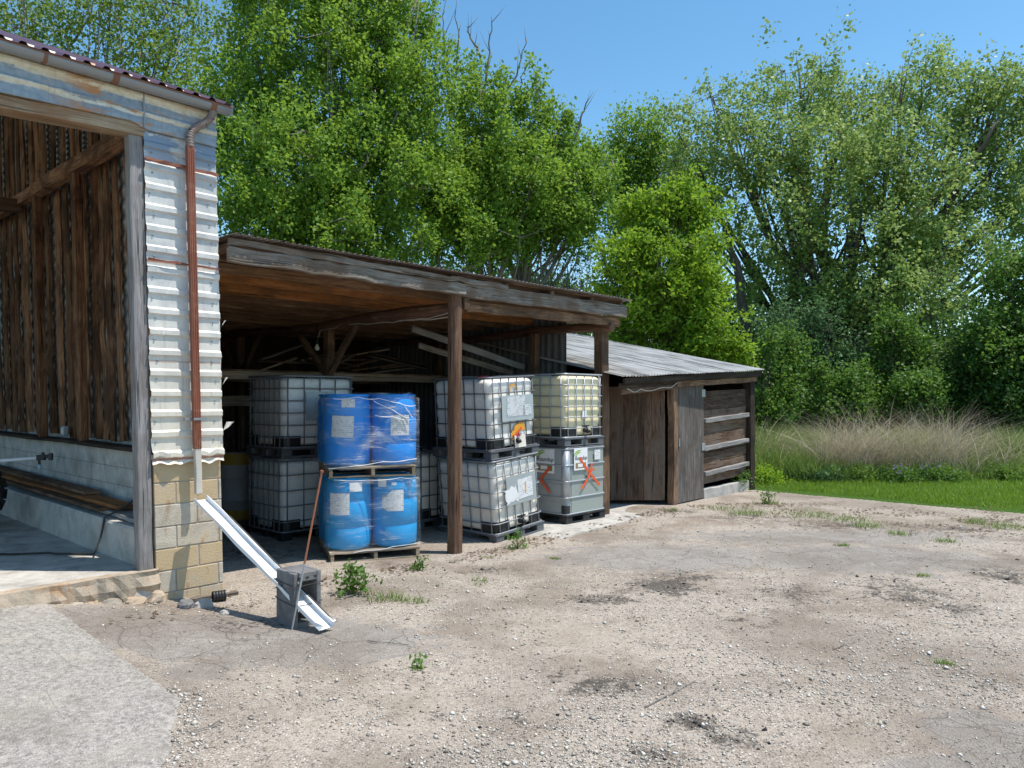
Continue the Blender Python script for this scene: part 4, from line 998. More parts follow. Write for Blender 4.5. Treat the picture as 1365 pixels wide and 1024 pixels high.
def drum(mat, label, x, y, z, first=[None]):
    o = empty('plastic_drum', CTR+DX*x+DY*y+Vector((0, 0, z)), DA+rng.uniform(-.3, .3), label, 'drum', 'blue drums under stretch film')
    if mat not in DM: DM[mat] = mk_drum_mesh(mat).build('drum_body', M[mat], o, smooth=True)
    else:
        b = DM[mat].copy(); COL.objects.link(b); b.parent = o
    if 'bung' not in DM:
        m = MB(); m.lathe([(.03, .848), (.03, .868), (.01, .87)], (.14, 0, 0), 12); m.lathe([(.03, .848), (.03, .868), (.01, .87)], (-.14, 0, 0), 12); DM['bung'] = m.build('bung', M['black'], o)
    else:
        b = DM['bung'].copy(); COL.objects.link(b); b.parent = o
    return o
DM = {}
def drum_label(parent, ang, z, sw, sh_, mat, cut=False, rot=0.0):
    """curved paper on the drum; ang in world degrees"""
    m = MB(); a0 = R(ang)-parent.rotation_euler.z; r = .2935
    def fn(i, j):
        x = -sw/2+sw*i/8; y = -sh_/2+sh_*j/4
        if cut and j == 4 and i < 4: y -= sh_*.45*(1-i/4)
        if cut and j == 0 and i < 2: y += sh_*.2*(1-i/2)
        xx = x*math.cos(rot)-y*math.sin(rot); yy = x*math.sin(rot)+y*math.cos(rot)
        a = a0+xx/r; return (r*math.cos(a), r*math.sin(a), z+yy), (x+z*5, y)
    m.grid(fn, 8, 4); return m.build('label', mat, parent)
q = .291; LV = (-.075+.126, .935+.126)
for lv, mat, nm in ((0, 'teal', 'lower'), (1, 'blue', 'upper')):
    z = LV[lv]; ox = -.012*lv
    a = drum(mat, ('teal blue drum with a square label, front left of the lower pallet', 'bright blue drum with a large white label, front left of the upper pallet')[lv], -q+ox, -q, z)
    b = drum(mat, ('teal blue drum with a torn label, front right of the lower pallet', 'bright blue drum with a label at its right edge, front right of the upper pallet')[lv], q+ox, -q, z)
    drum(mat, f'blue drum at the back left of the {nm} wrapped pallet', -q+ox, q, z); drum(mat, f'blue drum at the back right of the {nm} wrapped pallet', q+ox, q, z)
    if lv == 0:
        drum_label(a, 262, .57, .25, .26, M['paper']); drum_label(a, 302, .77, .16, .11, M['paper_blank']); drum_label(b, 275, .585, .27, .26, M['paper'], cut=True); drum_label(b, 248, .80, .12, .10, M['paper_blank']); drum_label(b, 278, .79, .06, .035, M['paper_blank'])
    else:
        drum_label(a, 272, .49, .27, .26, M['paper2'], rot=-.05); drum_label(a, 286, .77, .16, .10, M['paper2']); drum_label(b, 296, .50, .24, .25, M['paper2'])
# film round each layer
for lv, nm in ((0, 'lower'), (1, 'upper')):
    z0 = LV[lv]-.03; m = MB(); rings = []
    for k in range(27):
        t = k/26; z = z0+t*.93; ins = .0 if .05 < t < .93 else (.03 if t <= .05 else .045+.5*(t-.93))
        w_ = 1.182-2*ins; ring = rrect(w_, w_, .20-ins*.5, z, 9)
        out = []
        for i, p in enumerate(ring):
            n = mnoise.noise(Vector((i*.55, z*7+lv*5, 2)))*.012+mnoise.noise(Vector((i*.2, z*22, 4+lv)))*.006
            # film is drawn in between the drums
            pin = -.02*max(0, 1-abs(p.x)/.16)*(1 if abs(p.y) > .3 else 0)-.02*max(0, 1-abs(p.y)/.16)*(1 if abs(p.x) > .3 else 0)
            dirn = Vector((p.x, p.y, 0)).normalized()
            dz = .03*mnoise.noise(Vector((i*.4, 3, lv))) if k in (0, 26) else 0
            out.append(p+dirn*(n+pin*.55+.006)+Vector((0, 0, dz)))
        rings.append(out)
    m.loft(rings, cap0=False, cap1=False)
    o = empty('stretch_film', CTR+DX*(-.012*lv), DA, f'clear wrinkled stretch film round the {nm} four blue drums', 'plastic wrap', 'stretch film on the drums')
    m.build('film_sheet', M['wrap'], o, smooth=True)
    m = MB(); y = -.605
    if lv:
        for p in ([(-.5, y, z0+.86), (-.2, y-.004, z0+.875), (.05, y+.0, z0+.85), (.3, y, z0+.80), (.5, y+.01, z0+.77)], [(-.02, y, z0+.83), (.2, y+.01, z0+.72), (.42, y+.0, z0+.62)], [(-.55, y+.03, z0+.02), (-.25, y, z0+.05), (.1, y, z0+.09), (.52, y+.02, z0+.11)], [(0, y, z0+.66), (.22, y, z0+.63), (.45, y+.01, z0+.60)], [(.36, y, z0+.78), (.42, y, z0+.70), (.47, y+.01, z0+.63)]):
            m.tube(cable(p, 5, .02), [.004+.005*abs(mnoise.noise(Vector((k*.7, p[0][2]*9, 1)))) for k in range(len(cable(p, 5, .02)))], 5)
    else:
        for p in ([(-.55, y+.03, z0+.03), (-.2, y, z0+.02), (.2, y, z0+.06), (.55, y+.02, z0+.08)], [(-.5, y+.01, z0+.90), (-.1, y-.01, z0+.89), (.3, y, z0+.90), (.52, y+.02, z0+.88)]):
            m.tube(cable(p, 5, .02), [.003+.005*abs(mnoise.noise(Vector((k*.7, p[0][2]*9, 1)))) for k in range(len(cable(p, 5, .02)))], 5)
    m.build('gathered_edge', M['film'], o)
# white and ochre drum in the shade beside the pier
o = empty('banded_drum', (-4.33, 11.85, -.05), 0, 'off white drum with ochre bands in the shade behind the block pier', 'drum')
m = MB(); m.lathe([(.05, 0), (.285, .0), (.295, .02), (.295, .34), (.301, .345), (.301, .36), (.295, .365), (.295, .70), (.301, .705), (.301, .72), (.295, .725), (.295, 1.08), (.28, 1.10), (.05, 1.08)], n=36); m.build('drum_body', M['bluegrey_drum'], o, smooth=True)
m = MB(); m.lathe([(.2975, .91), (.2985, .92), (.2985, 1.07), (.297, 1.085)], n=36, cap0=False, cap1=False); m.build('band', M['yellow'], o, smooth=True)
m = MB(); m.lathe([(.2975, .02), (.2985, .03), (.2985, .20), (.297, .21)], n=36, cap0=False, cap1=False); m.build('band', M['yellow'], o, smooth=True)

# =================================================================== LOFT CLUTTER
LG = 'scrap boards piled on the loft'
for k in range(16):
    u = rng.uniform(2.6, 5.6); L = rng.uniform(.6, 1.5); a = rng.uniform(-.5, .5); zz = 2.36+rng.random()*.35; ti = rng.uniform(-.25, .4)
    c = F(u, 4.0+rng.uniform(-.3, .5), zz); dd = (FU*math.cos(a)+FV*math.sin(a))*math.cos(ti)+Vector((0, 0, math.sin(ti)))
    m = MB(); m.beam(c-dd*L/2, c+dd*L/2, rng.uniform(.08, .16), .025, segs=4, jit=.004)
    b = m.build('scrap_board', M[rng.choice(['dark_wood', 'brown_wood', 'grey_wood', 'pallet_wood'])]); tag(b, 'short scrap board in the dark jumble on the loft under the lean-to roof', 'board', LG)
for (a, b, w, mt, lb) in (((3.9, 1.9, 2.95), (6.3, 1.75, 2.42), .10, 'silver_wood', 'long pale board sloping down behind the yellowed container'), ((4.2, 2.1, 2.72), (6.2, 1.95, 2.32), .09, 'grey_wood', 'shorter grey board sloping below the long pale board')):
    m = MB(); m.beam(F(*a), F(*b), .03, w, segs=6, jit=.003); t = m.build('leaning_board', M[mt]); tag(t, lb, 'board')
o = empty('wooden_crate', F(1.55, 4.3, 2.34), ANG+.3, 'dim box with a round opening on the loft above the left tank stack', 'crate')
m = MB()
for x in (-.17, .17): m.box((x, 0, .17), (.03, .3, .34))
m.box((0, .13, .17), (.306, .02, .34)); m.box((0, 0, .355), (.37, .3, .025)); m.box((0, 0, .012), (.306, .24, .02)); m.build('crate_box', M['dark_wood'], o)
m = MB(); m.tube([(.12*math.cos(a), -.15, .18+.13*math.sin(a)) for a in [math.pi*2*k/16 for k in range(16)]], .022, 6, closed=True); m.build('round_rim', M['grey_wood'], o)

# =================================================================== FRONT CLUTTER
A_t = Vector((-2.905, 6.985, .945)); B_t = Vector((-1.50, 6.05, .035))
# cinder block on end
bz = gz(-1.8, 6.3); cb = empty('cinder_block', (-1.802, 6.335, bz-.01), R(44), 'grey hollow concrete block standing on end with white trough through it', 'concrete block')
W_, D_, H_ = .25, .31, .46; m = MB()
def shell(x0, x1, z0, z1): m.box(((x0+x1)/2, 0, (z0+z1)/2), (x1-x0, D_, z1-z0))
hx = W_/2; t_ = .04
# side wall facing -x is left closed; the core runs through along local y
shell(-hx, -hx+t_, 0, H_); shell(hx-t_, hx, 0, H_); shell(-hx+t_, hx-t_, H_-.075, H_); shell(-hx+t_, hx-t_, 0, .05)
cbm = m.build('block_body', M['cinder'], cb, bevel=.008)
m = MB()
for k in range(3): m.box((-hx+.045+.075*k, -D_/2-.001, H_-.045), (.03, .004, .018), jit=.002)
for k in range(4): m.box((hx+.0005, -D_/2+.05+.07*k, .1+.07*k), (.003, .02, .03))
m.build('chipped_edge', M['char'], cb)
m = MB()
for z in (.355, .20):
    e = .006; m.tube(cable([(-hx-e, -D_/2-e, z), (hx+e, -D_/2-e, z+.01), (hx+e, D_/2+e, z), (-hx-e, D_/2+e, z+.02), (-hx-e, -D_/2-e, z)], 6, .012), .003, 5)
m.tube(cable([(-hx, -D_/2, .355), (-hx-.10, -D_/2-.05, .38), (-hx-.16, -D_/2-.04, .42)], 4), .003, 5); m.build('tie_wire', M['wire'], cb)
tr = empty('white_trough', B_t, 0, 'white metal gutter trough sloping from the downspout through the concrete block', 'downspout trough')
dt_ = (A_t-B_t); Lt = dt_.length; dn = dt_.normalized(); sd = dn.cross(Vector((0, 0, 1))).normalized(); upn = sd.cross(dn).normalized()
def trf(i, j):
    prof = [(-.066, .030), (-.068, .0), (.068, .0), (.066, .045), (.054, .048)]; x, y = prof[j]; s_ = Lt*i/24
    bend = .012*mnoise.noise(Vector((s_*2.2, j, 1)))+(.02 if i == 0 and j in (0, 3) else 0)
    if .28 < s_/Lt < .36: x *= .9
    return (dn*s_+sd*(x+bend)+upn*(y+bend*.6)), (s_, j*.06)
m = MB(); m.grid(trf, 24, 4); m.build('channel', M['white_metal'], tr, solid=.004)
m = MB(); m.tube([sd*.072+upn*.050+dn*.01, sd*.070+upn*.052+dn*.8, sd*.070+upn*.052+dn*1.55], .006, 5); m.build('dark_edge', M['wire'], tr)
# rod leaning on the block
m = MB(); p0 = Vector((-1.795, 6.118, .0)); p1 = Vector((-1.572, 6.20, 1.28))
o = empty('metal_rod', p0, 0, 'thin copper coloured rod leaning against the concrete block', 'rod')
m.tube([p0.lerp(p1, .42)-p0, p1-p0], .0085, 8); m.build('copper_length', M['copper'], o)
m = MB(); m.tube([Vector((0, 0, 0)), p0.lerp(p1, .42)-p0], .0078, 8); m.build('bare_length', M['cage_bright'], o)
m = MB(); m.lathe([(.004, -.004), (.016, 0), (.016, .016), (.004, .022)], p1-p0, 10); m.build('rod_tip', M['rust'], o)
# corrugated drain pipe stub and rubble by the pier foot
o = empty('drain_pipe', gpt(283, 803, 0)+Vector((0, 0, .03)), 0, 'short black corrugated drain pipe stub at the foot of the block pier', 'drain pipe')
m = MB(); pts_ = [Vector((0, 0, .02))+Vector((.10, .06, .0))*(k/14) for k in range(15)]; m.tube(pts_, [.052 if k % 3 else .047 for k in range(15)], 14, caps=False)
m.tube(pts_, [.041]*15, 14, caps=False); m.build('pipe_wall', M['black'], o)
def rock(name, p, sx, sy, sz, mat, label, group=None, seed=0):
    m = rock_mb((0, 0, 0), sx, sy, sz, seed, 12); o = m.build(name, mat); o.location = p; o.rotation_euler = (0, 0, seed*1.7); tag(o, label, 'rock', group); return o
RG = 'stones lying along the barn sill'
for k, (px, py, sx, sz, mt, lb) in enumerate(((248, 806, .10, .07, 'cinder', 'dark grey stone at the foot of the block pier'), (272, 803, .09, .07, 'concrete', 'pale stone beside the black drain pipe stub'), (175, 797, .10, .035, 'concrete', 'flat pale stone below the broken slab edge'),
        (186, 792, .06, .06, 'slab_edge', 'orange brown chunk on the broken slab edge'), (132, 800, .08, .04, 'concrete', 'small pale stone left of the flat stone'), (44, 803, .09, .06, 'slab_edge', 'brown stone at the left end of the sill'), (300, 812, .06, .03, 'concrete', 'small stone between drain pipe and concrete block'), (10, 806, .10, .05, 'cinder', 'dark stone at the left picture edge by the sill'))):
    g = gpt(px, py, .06); rock('loose_stone', (g.x, g.y, gz(g.x, g.y)+.01), sx, sx*.8, sz, M[mt], lb, RG, k+1)
m = MB(); g = F(-.02, -.13, 0); m.beam(F(-.36, -.09, .01), F(.06, -.13, .005), .09, .035, segs=5, jit=.008); tag(m.build('short_plank', M['grey_wood']), 'short weathered plank lying against the foot of the pier', 'board')
# inside the barn: planks on the ledge, cable, outlet box, sprayer boom and tyre
PG = 'planks lying on the concrete ledge'
for (u, v0, v1, z, w, mt, lb) in ((-.53, .24, 1.75, .712, .20, 'silver_wood', 'grey plank nearest the door post on the ledge'), (-.60, 1.3, 6.4, .745, .16, 'brown_wood', 'long dark plank along the front of the ledge'), (-.42, 1.2, 7.0, .740, .18, 'grey_wood', 'long greyish plank at the back of the ledge'), (-.50, 1.05, 6.8, .785, .19, 'orange_wood', 'reddish brown plank on top of the pile on the ledge'), (-.44, 2.2, 7.2, .825, .17, 'brown_wood', 'topmost dark plank far along the ledge')):
    m = MB(); m.beam(F(u-.02, v0, z), F(u+rng.uniform(-.03, .03), v1, z+.015), w, .036, segs=8, jit=.004); tag(m.build('ledge_plank', M[mt], bevel=.003), lb, 'plank', PG)
m = MB(); P_ = [F(-.27, .62, 1.30), F(-.30, .75, 1.1), F(-.42, .95, .90), F(-.73, 1.05, .70), F(-.76, 1.05, .52), F(-.84, 1.0, .36), F(-1.1, 1.5, .345), F(-1.5, 1.9, .345), F(-2.3, 2.2, .345), F(-3.2, 2.0, .345)]
m.tube(cable(P_, 6, .02), .010, 6); tag(m.build('power_cable', M['wire'], smooth=True), 'black cable running down the inner block wall and across the barn floor', 'cable')
o = empty('outlet_box', F(-.215, 4.05, 1.46), ANG, 'small pale outlet box on the board wall inside the barn', 'outlet box')
m = MB(); m.box((0, 0, 0), (.06, .12, .13)); m.build('box_body', M['panel_steel'], o, bevel=.008)
m = MB(); m.box((-.032, 0, 0), (.005, .07, .08)); m.build('cover', M['paper_blank'], o)
bm = at(0, 612, 8.6); be = at(55, 610, 8.6)
o = empty('sprayer_boom', bm, 0, 'pale sprayer boom tube with black nozzle fittings reaching in from the left', 'sprayer boom')
m = MB(); m.tube([Vector((-.7, .1, -.07)), Vector((0, 0, -.02)), be-bm], .020, 10); m.build('boom_tube', M['white_metal'], o, smooth=True)
m = MB(); e = be-bm
m.box((e.x, 0, e.z), (.09, .05, .06)); m.tube([e+Vector((-.02, 0, .0)), e+Vector((.06, 0, .015)), e+Vector((.12, 0, .01))], .022, 8); m.tube([e+Vector((.11, 0, -.03)), e+Vector((.11, 0, .05))], .026, 8); m.tube([e+Vector((.02, 0, 0)), e+Vector((.02, 0, .06))], .018, 8); m.tube([e+Vector((-.03, 0, 0)), e+Vector((-.02, 0, -.08))], .016, 8); m.build('nozzle_body', M['black'], o, bevel=.004)
m = MB(); m.lathe([(.006, -.14), (.018, -.135), (.02, -.10), (.012, -.08)], e+Vector((-.02, 0, 0)), 10); m.build('nozzle_tip', plain('pale blue tip', (.30, .45, .55), .4), o, smooth=True)
o = empty('tractor_tyre', (-6.50, 8.85, .33), R(20), 'black lugged tyre standing at the left picture edge inside the barn', 'tyre')
Rw = .44; m = MB(); rings = []
for k in range(40):
    a = 2*math.pi*k/40; c = Vector((math.cos(a), 0, math.sin(a))); ring = []
    for j in range(12):
        b = 2*math.pi*j/12; ring.append(c*(Rw-.11+.105*math.cos(b))+Vector((0, .13*math.sin(b), Rw)))
    rings.append(ring)
rings.append(rings[0]); m.loft(rings, cap0=False, cap1=False)
for k in range(20):
    for s_ in (-1, 1):
        a = 2*math.pi*(k+(.5 if s_ > 0 else 0))/20; a2 = a+.16
        m.beam((math.cos(a)*(Rw+.005), s_*.01, Rw+math.sin(a)*(Rw+.005)), (math.cos(a2)*(Rw-.02), s_*.13, Rw+math.sin(a2)*(Rw-.02)), .045, .035, (math.cos(a), 0, math.sin(a)))
m.build('tread', M['rubber'], o)
m = MB(); m.tube([(0, -.06, Rw), (0, -.03, Rw), (0, .03, Rw), (0, .06, Rw)], [.24, .22, .22, .24], 24); m.tube([(0, -.09, Rw), (0, .09, Rw)], .06, 12); m.build('rim', M['yellow'], o)
# twigs on the gravel
TG = 'dry twigs on the gravel'
for k, (a, b, lb) in enumerate((((860, 946), (930, 908), 'long dry twig near the middle of the gravel'), ((254, 990), (300, 978), 'thin bent twig on the gravel beside the apron'), ((490, 856), (545, 862), 'thin dark twig on the ground right of the white trough'), ((1110, 868), (1140, 858), 'short twig on the right of the gravel'))):
    if not lb: continue
    p, q_ = gpt(*a), gpt(*b); m = MB(); N = 9; L = []
    for i in range(N):
        t = i/(N-1); r_ = p.lerp(q_, t); L.append(Vector((r_.x+.02*mnoise.noise(Vector((t*3, k, 1))), r_.y+.03*mnoise.noise(Vector((t*3, k, 8))), gz(r_.x, r_.y)+.012)))
    m.tube(L, [.0045*(1-.6*i/(N-1)) for i in range(N)], 5, jit=.2); c = L[4]; m.tube([c, c+Vector((.05, .06, .02))], [.004, .002], 4)
    tag(m.build('dry_twig', M['deadwood']), lb, 'twig', TG)
# =================================================================== FOLIAGE
def rand_unit(n):
    v = npr.normal(size=(n, 3)); return v/np.linalg.norm(v, axis=1, keepdims=True)
def leaves(name, centres, per, sig, size, mat, parent, up=.6, wid=.72, shade=None, bent=None):
    n = len(centres)*per; c = np.repeat(centres, per, axis=0)
    if np.ndim(sig) == 1: sig = np.asarray(sig)[None, :]
    p = c+npr.normal(size=(n, 3))*sig
    nr = rand_unit(n); nr[:, 2] += up; nr /= np.linalg.norm(nr, axis=1, keepdims=True)
    t = np.cross(nr, rand_unit(n)); t /= np.linalg.norm(t, axis=1, keepdims=True); b = np.cross(nr, t)
    L = (size*npr.uniform(.55, 1.4, n))[:, None]; W = L*wid
    V = np.stack([p-t*L*.5, p-t*L*.08+b*W*.5+nr*L*.08, p+t*L*.55, p-t*L*.08-b*W*.5+nr*L*.08], 1)
    cl = np.array([.5+.75*mnoise.noise(Vector((q[0]*.55, q[1]*.55, q[2]*.55))) for q in centres]); base = np.repeat(np.clip(.55*cl+.45*npr.uniform(0, 1, len(centres)), 0, 1), per)  # clump noise puts light and shaded leaf masses into the colour
    rnd = np.clip(.68*base+.32*npr.uniform(0, 1, n), 0, 1)
    return np_mesh(name, V, 4, mat, rnd, parent)
def lobe(px, py, rx, ry, Y, ry_depth=None, w=1.0):
    c = at(px, py, Y); return (c.x, Y, c.z, rx*Y/FPX, (ry_depth if ry_depth else .8*rx*Y/FPX), ry*Y/FPX, w)
def tree(name, label, cat, base, lobes, ncl, per, leaf, sig, lm, bm, tr=.22, seed=1, group=None, twig=.5, nsub=9, hollow=.4, dead=(), stems=1, wid=.72, limbs=(), rag=.15):
    r_ = random.Random(seed); root = empty(name, (base[0], base[1], gz(0, 0) if len(base) < 3 else base[2]), 0, label, cat, group); B = Vector(root.location)
    wts = np.array([l[6]*(l[3]*l[4]*l[5])**.75 for l in lobes]); wts /= wts.sum()
    pick = npr.choice(len(lobes), ncl, p=wts); d = rand_unit(ncl); rad = npr.uniform(hollow**3, 1, ncl)**(1/3)
    rad *= 1+rag*npr.normal(size=ncl)
    LB = np.array([l[:6] for l in lobes]); cen = LB[pick, :3]+d*rad[:, None]*LB[pick, 3:6]
    cen = cen[cen[:, 2] > .3]
    m = MB(); nodes = []
    ztop = max(l[2] for l in lobes); mean = Vector((float(np.mean(LB[:, 0])), float(np.mean(LB[:, 1])), float(np.mean(LB[:, 2]))))
    low = min(l[2]-l[5]*.4 for l in lobes)
    stemtops = []
    for s_ in range(stems):
        off = Vector((r_.uniform(-.5, .5), r_.uniform(-.5, .5), 0)) if stems > 1 else Vector((0, 0, 0))
        fork = B.lerp(mean, .45)+off*2; fork.z = max(1.2, B.z+(mean.z-B.z)*.5); pts = []
        for k in range(8):
            t = k/7; p = (B+off*.5).lerp(fork, t); p += Vector((.25*mnoise.noise(Vector((t*2.2, seed, s_))), .25*mnoise.noise(Vector((t*2.2, seed+4, s_))), 0))*t; pts.append(p)
        m.tube([p-B for p in pts], [tr*(1.15-.5*k/7) for k in range(8)], 9, jit=.06); nodes += [(p, tr*.6) for p in pts[3:]]; stemtops.append(pts)
    for li, l in enumerate(lobes):
        pts = stemtops[li % stems]; c = Vector(l[:3]); st = pts[min(7, 4+li % 4)]
        L = []
        for k in range(9):
            t = k/8; p = st.lerp(c+Vector((0, 0, l[5]*.45)), t); p.z -= .12*(c-st).length*math.sin(math.pi*t)*.6
            p += Vector((mnoise.noise(Vector((t*3, li, seed))), mnoise.noise(Vector((t*3, li, seed+7))), .5*mnoise.noise(Vector((t*3, li, seed+3)))))*.35*min(1, t*3); L.append(p)
        rr = tr*.55; m.tube([p-B for p in L], [rr*(1-.82*k/8) for k in range(9)], 7, jit=.05); nodes += [(p, rr*(1-.8*k/8)) for k, p in enumerate(L)]
        for q in range(nsub):
            k = r_.randint(2, 7); s0 = L[k]; dd = rand_unit(1)[0]; e = c+Vector((dd[0]*l[3], dd[1]*l[4], abs(dd[2])*l[5]*.9 if r_.random() < .8 else dd[2]*l[5]))*.85
            Q = []
            for j in range(6):
                t = j/5; p = s0.lerp(e, t); p.z -= .10*(e-s0).length*math.sin(math.pi*t); p += Vector((mnoise.noise(Vector((t*3, q, seed+li))), mnoise.noise(Vector((t*3, q+9, seed+li))), mnoise.noise(Vector((t*3, q+5, seed+li)))))*.22; Q.append(p)
            r0 = rr*(1-.8*k/8)*.6; m.tube([p-B for p in Q], [max(.010, r0*(1-.85*j/5)) for j in range(6)], 5); nodes += [(p, max(.01, r0*.4)) for p in Q[1:]]
    NP = np.array([tuple(n[0]) for n in nodes])
    for i in range(len(cen)):
        if r_.random() > twig: continue
        dv = NP-cen[i]; ds = (dv**2).sum(1)+np.where(dv[:, 2] > 0, 2.0*dv[:, 2]**2, 0); k = int(ds.argmin()); a = Vector(NP[k]); e = Vector(cen[i])
        mid = a.lerp(e, .5)+Vector((r_.uniform(-.1, .1), r_.uniform(-.1, .1), -.08*(e-a).length)); m.tube([a-B, mid-B, e-B], [min(.02, nodes[k][1]), .010, .005], 3, caps=False)
    for pts_ in dead:
        P = [Vector(p) for p in pts_]; L = []
        for a, b in zip(P, P[1:]):
            for k in range(5): L.append(a.lerp(b, k/5)+Vector((r_.uniform(-.05, .05), r_.uniform(-.05, .05), r_.uniform(-.04, .04))))
        L.append(P[-1]); m.tube([p-B for p in L], [.045*(1-.85*k/len(L)) for k in range(len(L))], 5)
        for k in range(3, len(L)-1, 2):
            q = L[k]; dv = Vector((r_.uniform(-.5, .5), r_.uniform(-.3, .3), r_.uniform(.2, .9))); m.tube([q-B, q+dv*.5-B+Vector((0, 0, -.03)), q+dv-B], [.014, .009, .004], 4)
    for r0, px_, Yl in limbs:
        P = [at(x, y, Yl) for x, y in px_]; L = []
        for a, b in zip(P, P[1:]):
            for k in range(4): L.append(a.lerp(b, k/4)+Vector((r_.uniform(-.05, .05), r_.uniform(-.1, .1), r_.uniform(-.05, .05))))
        L.append(P[-1]); m.tube([p-B for p in L], [r0*(1-.75*k/len(L)) for k in range(len(L))], 7, jit=.06)
    m.build('trunk', bm, root, smooth=True)
    leaves('crown', cen-np.array(B)[None, :], per, sig, leaf, lm, root, wid=wid); return root
TGp = 'trees behind the sheds'
# tall poplar behind the lean-to
Y = 21.0
tree('poplar_tree', 'tall dense green poplar rising out of frame behind the lean-to', 'tree', (at(480, 500, Y).x, Y), [lobe(330, 170, 75, 95, Y), lobe(440, 110, 110, 110, Y+.5), lobe(410, 235, 120, 80, Y-1), lobe(545, 130, 75, 95, Y), lobe(520, 240, 105, 85, Y-.5), lobe(420, -20, 110, 80, Y+1), lobe(525, 25, 62, 62, Y+.5), lobe(330, 60, 55, 80, Y+1), lobe(360, 290, 90, 45, Y-1.5), lobe(470, 320, 120, 42, Y-1)],
     1450, 84, .104, (.16, .16, .18), M['leaf_poplar'], M['bark_pale'], .26, 3, TGp, .35, 9, .30, stems=2, limbs=((.08, ((380, 330), (405, 275), (450, 255), (500, 205), (530, 150)), 19.9), (.06, ((480, 340), (495, 250), (505, 180), (500, 120)), 20.2)))
Y = 22.5
dead = [[at(600, 180, Y), at(597, 90, Y), at(590, 40, Y), at(592, 12, Y)], [at(604, 150, Y), at(612, 60, Y), at(607, 15, Y)], [at(640, 140, Y), at(652, 70, Y), at(655, 20, Y)], [at(660, 150, Y), at(690, 100, Y), at(702, 50, Y)], [at(660, 180, Y), at(690, 130, Y), at(700, 85, Y)], [at(640, 75, Y), at(628, 50, Y), at(622, 35, Y)], [at(765, 190, Y), at(778, 150, Y), at(784, 135, Y)]]
tree('plumed_poplar', 'green poplar with upright plumes and bare dead tops behind the lean-to', 'tree', (at(640, 480, Y).x, Y), [lobe(640, 160, 52, 75, Y), lobe(715, 170, 34, 80, Y), lobe(745, 215, 44, 70, Y+.4), lobe(680, 245, 85, 75, Y-.4), lobe(770, 260, 50, 55, Y), lobe(610, 255, 70, 80, Y-.5), lobe(640, 325, 75, 36, Y-1), lobe(720, 300, 75, 38, Y), lobe(795, 230, 30, 45, Y+.5)],
     1000, 80, .102, (.135, .135, .21), M['leaf_poplar'], M['bark_pale'], .2, 5, TGp, .4, 8, .32, dead, stems=2, limbs=((.11, ((605, 400), (622, 360), (660, 335), (690, 300), (705, 265), (715, 200)), 21.6), (.09, ((655, 410), (672, 350), (700, 310), (745, 275), (770, 230)), 21.8), (.07, ((590, 400), (585, 330), (565, 270)), 21.6)))
Y = 25.0
dead2 = [[at(60, 90, Y), at(45, 30, Y), at(20, -10, Y)], [at(95, 60, Y), at(120, 20, Y), at(128, -20, Y)], [at(150, 80, Y), at(205, 40, Y), at(235, 0, Y)], [at(60, 60, Y), at(20, 35, Y), at(-20, 10, Y)]]
tree('sparse_tree', 'thin crowned tree with pale bare limbs above the maroon barn roof', 'tree', (at(110, 460, Y).x, Y), [lobe(35, 40, 70, 60, Y), lobe(130, 70, 80, 55, Y), lobe(215, 95, 65, 60, Y), lobe(250, 30, 60, 50, Y+1), lobe(150, -10, 90, 50, Y), lobe(-60, 60, 80, 70, Y), lobe(270, 130, 40, 50, Y-1)],
     620, 24, .125, (.26, .26, .24), M['leaf_sparse'], M['bark_pale'], .2, 9, TGp, .7, 9, .3, dead2, stems=2)
Y = 29.0
tree('dark_poplar', 'smaller deep green tree in the gap between the poplars and the cottonwood', 'tree', (at(850, 500, Y).x, Y), [lobe(855, 185, 40, 50, Y), lobe(880, 240, 60, 60, Y), lobe(825, 225, 34, 48, Y), lobe(850, 300, 60, 60, Y)], 560, 46, .115, (.22, .22, .28), M['leaf_poplar'], M['bark_pale'], .2, 13, TGp, .4, 8)
Y = 26.5
tree('cottonwood', 'large airy cottonwood with glinting leaves on the right behind the meadow', 'tree', (at(1080, 520, Y).x, Y), [lobe(1065, 120, 70, 60, Y), lobe(1135, 150, 60, 60, Y+1), lobe(950, 150, 62, 42, Y), lobe(1000, 205, 75, 65, Y-1), lobe(1100, 220, 100, 65, Y-1), lobe(1235, 125, 75, 62, Y+.5), lobe(1300, 170, 65, 65, Y), lobe(1200, 230, 90, 70, Y-1), lobe(1310, 260, 80, 60, Y), lobe(1040, 300, 85, 55, Y-1.5), lobe(1150, 310, 100, 60, Y-1.5), lobe(1260, 330, 90, 55, Y-1), lobe(930, 240, 50, 60, Y), lobe(1180, 395, 110, 50, Y-1.5), lobe(1375, 200, 70, 90, Y), lobe(1345, 130, 55, 55, Y), lobe(1380, 310, 60, 60, Y), lobe(1060, 385, 80, 50, Y-1)],
     1600, 56, .122, (.18, .18, .22), M['leaf_cotton'], M['bark'], .34, 17, TGp, .5, 8, .25, stems=2, limbs=((.26, ((1035, 560), (1045, 430), (1065, 370), (1085, 300), (1110, 240), (1120, 170)), 25.3), (.20, ((1010, 560), (992, 420), (982, 350), (965, 300), (940, 265)), 25), (.18, ((1055, 420), (1110, 360), (1180, 330), (1240, 270), (1290, 225), (1330, 160)), 25.2), (.16, ((1130, 560), (1145, 430), (1180, 390), (1250, 350)), 25)))
Y = 19.5
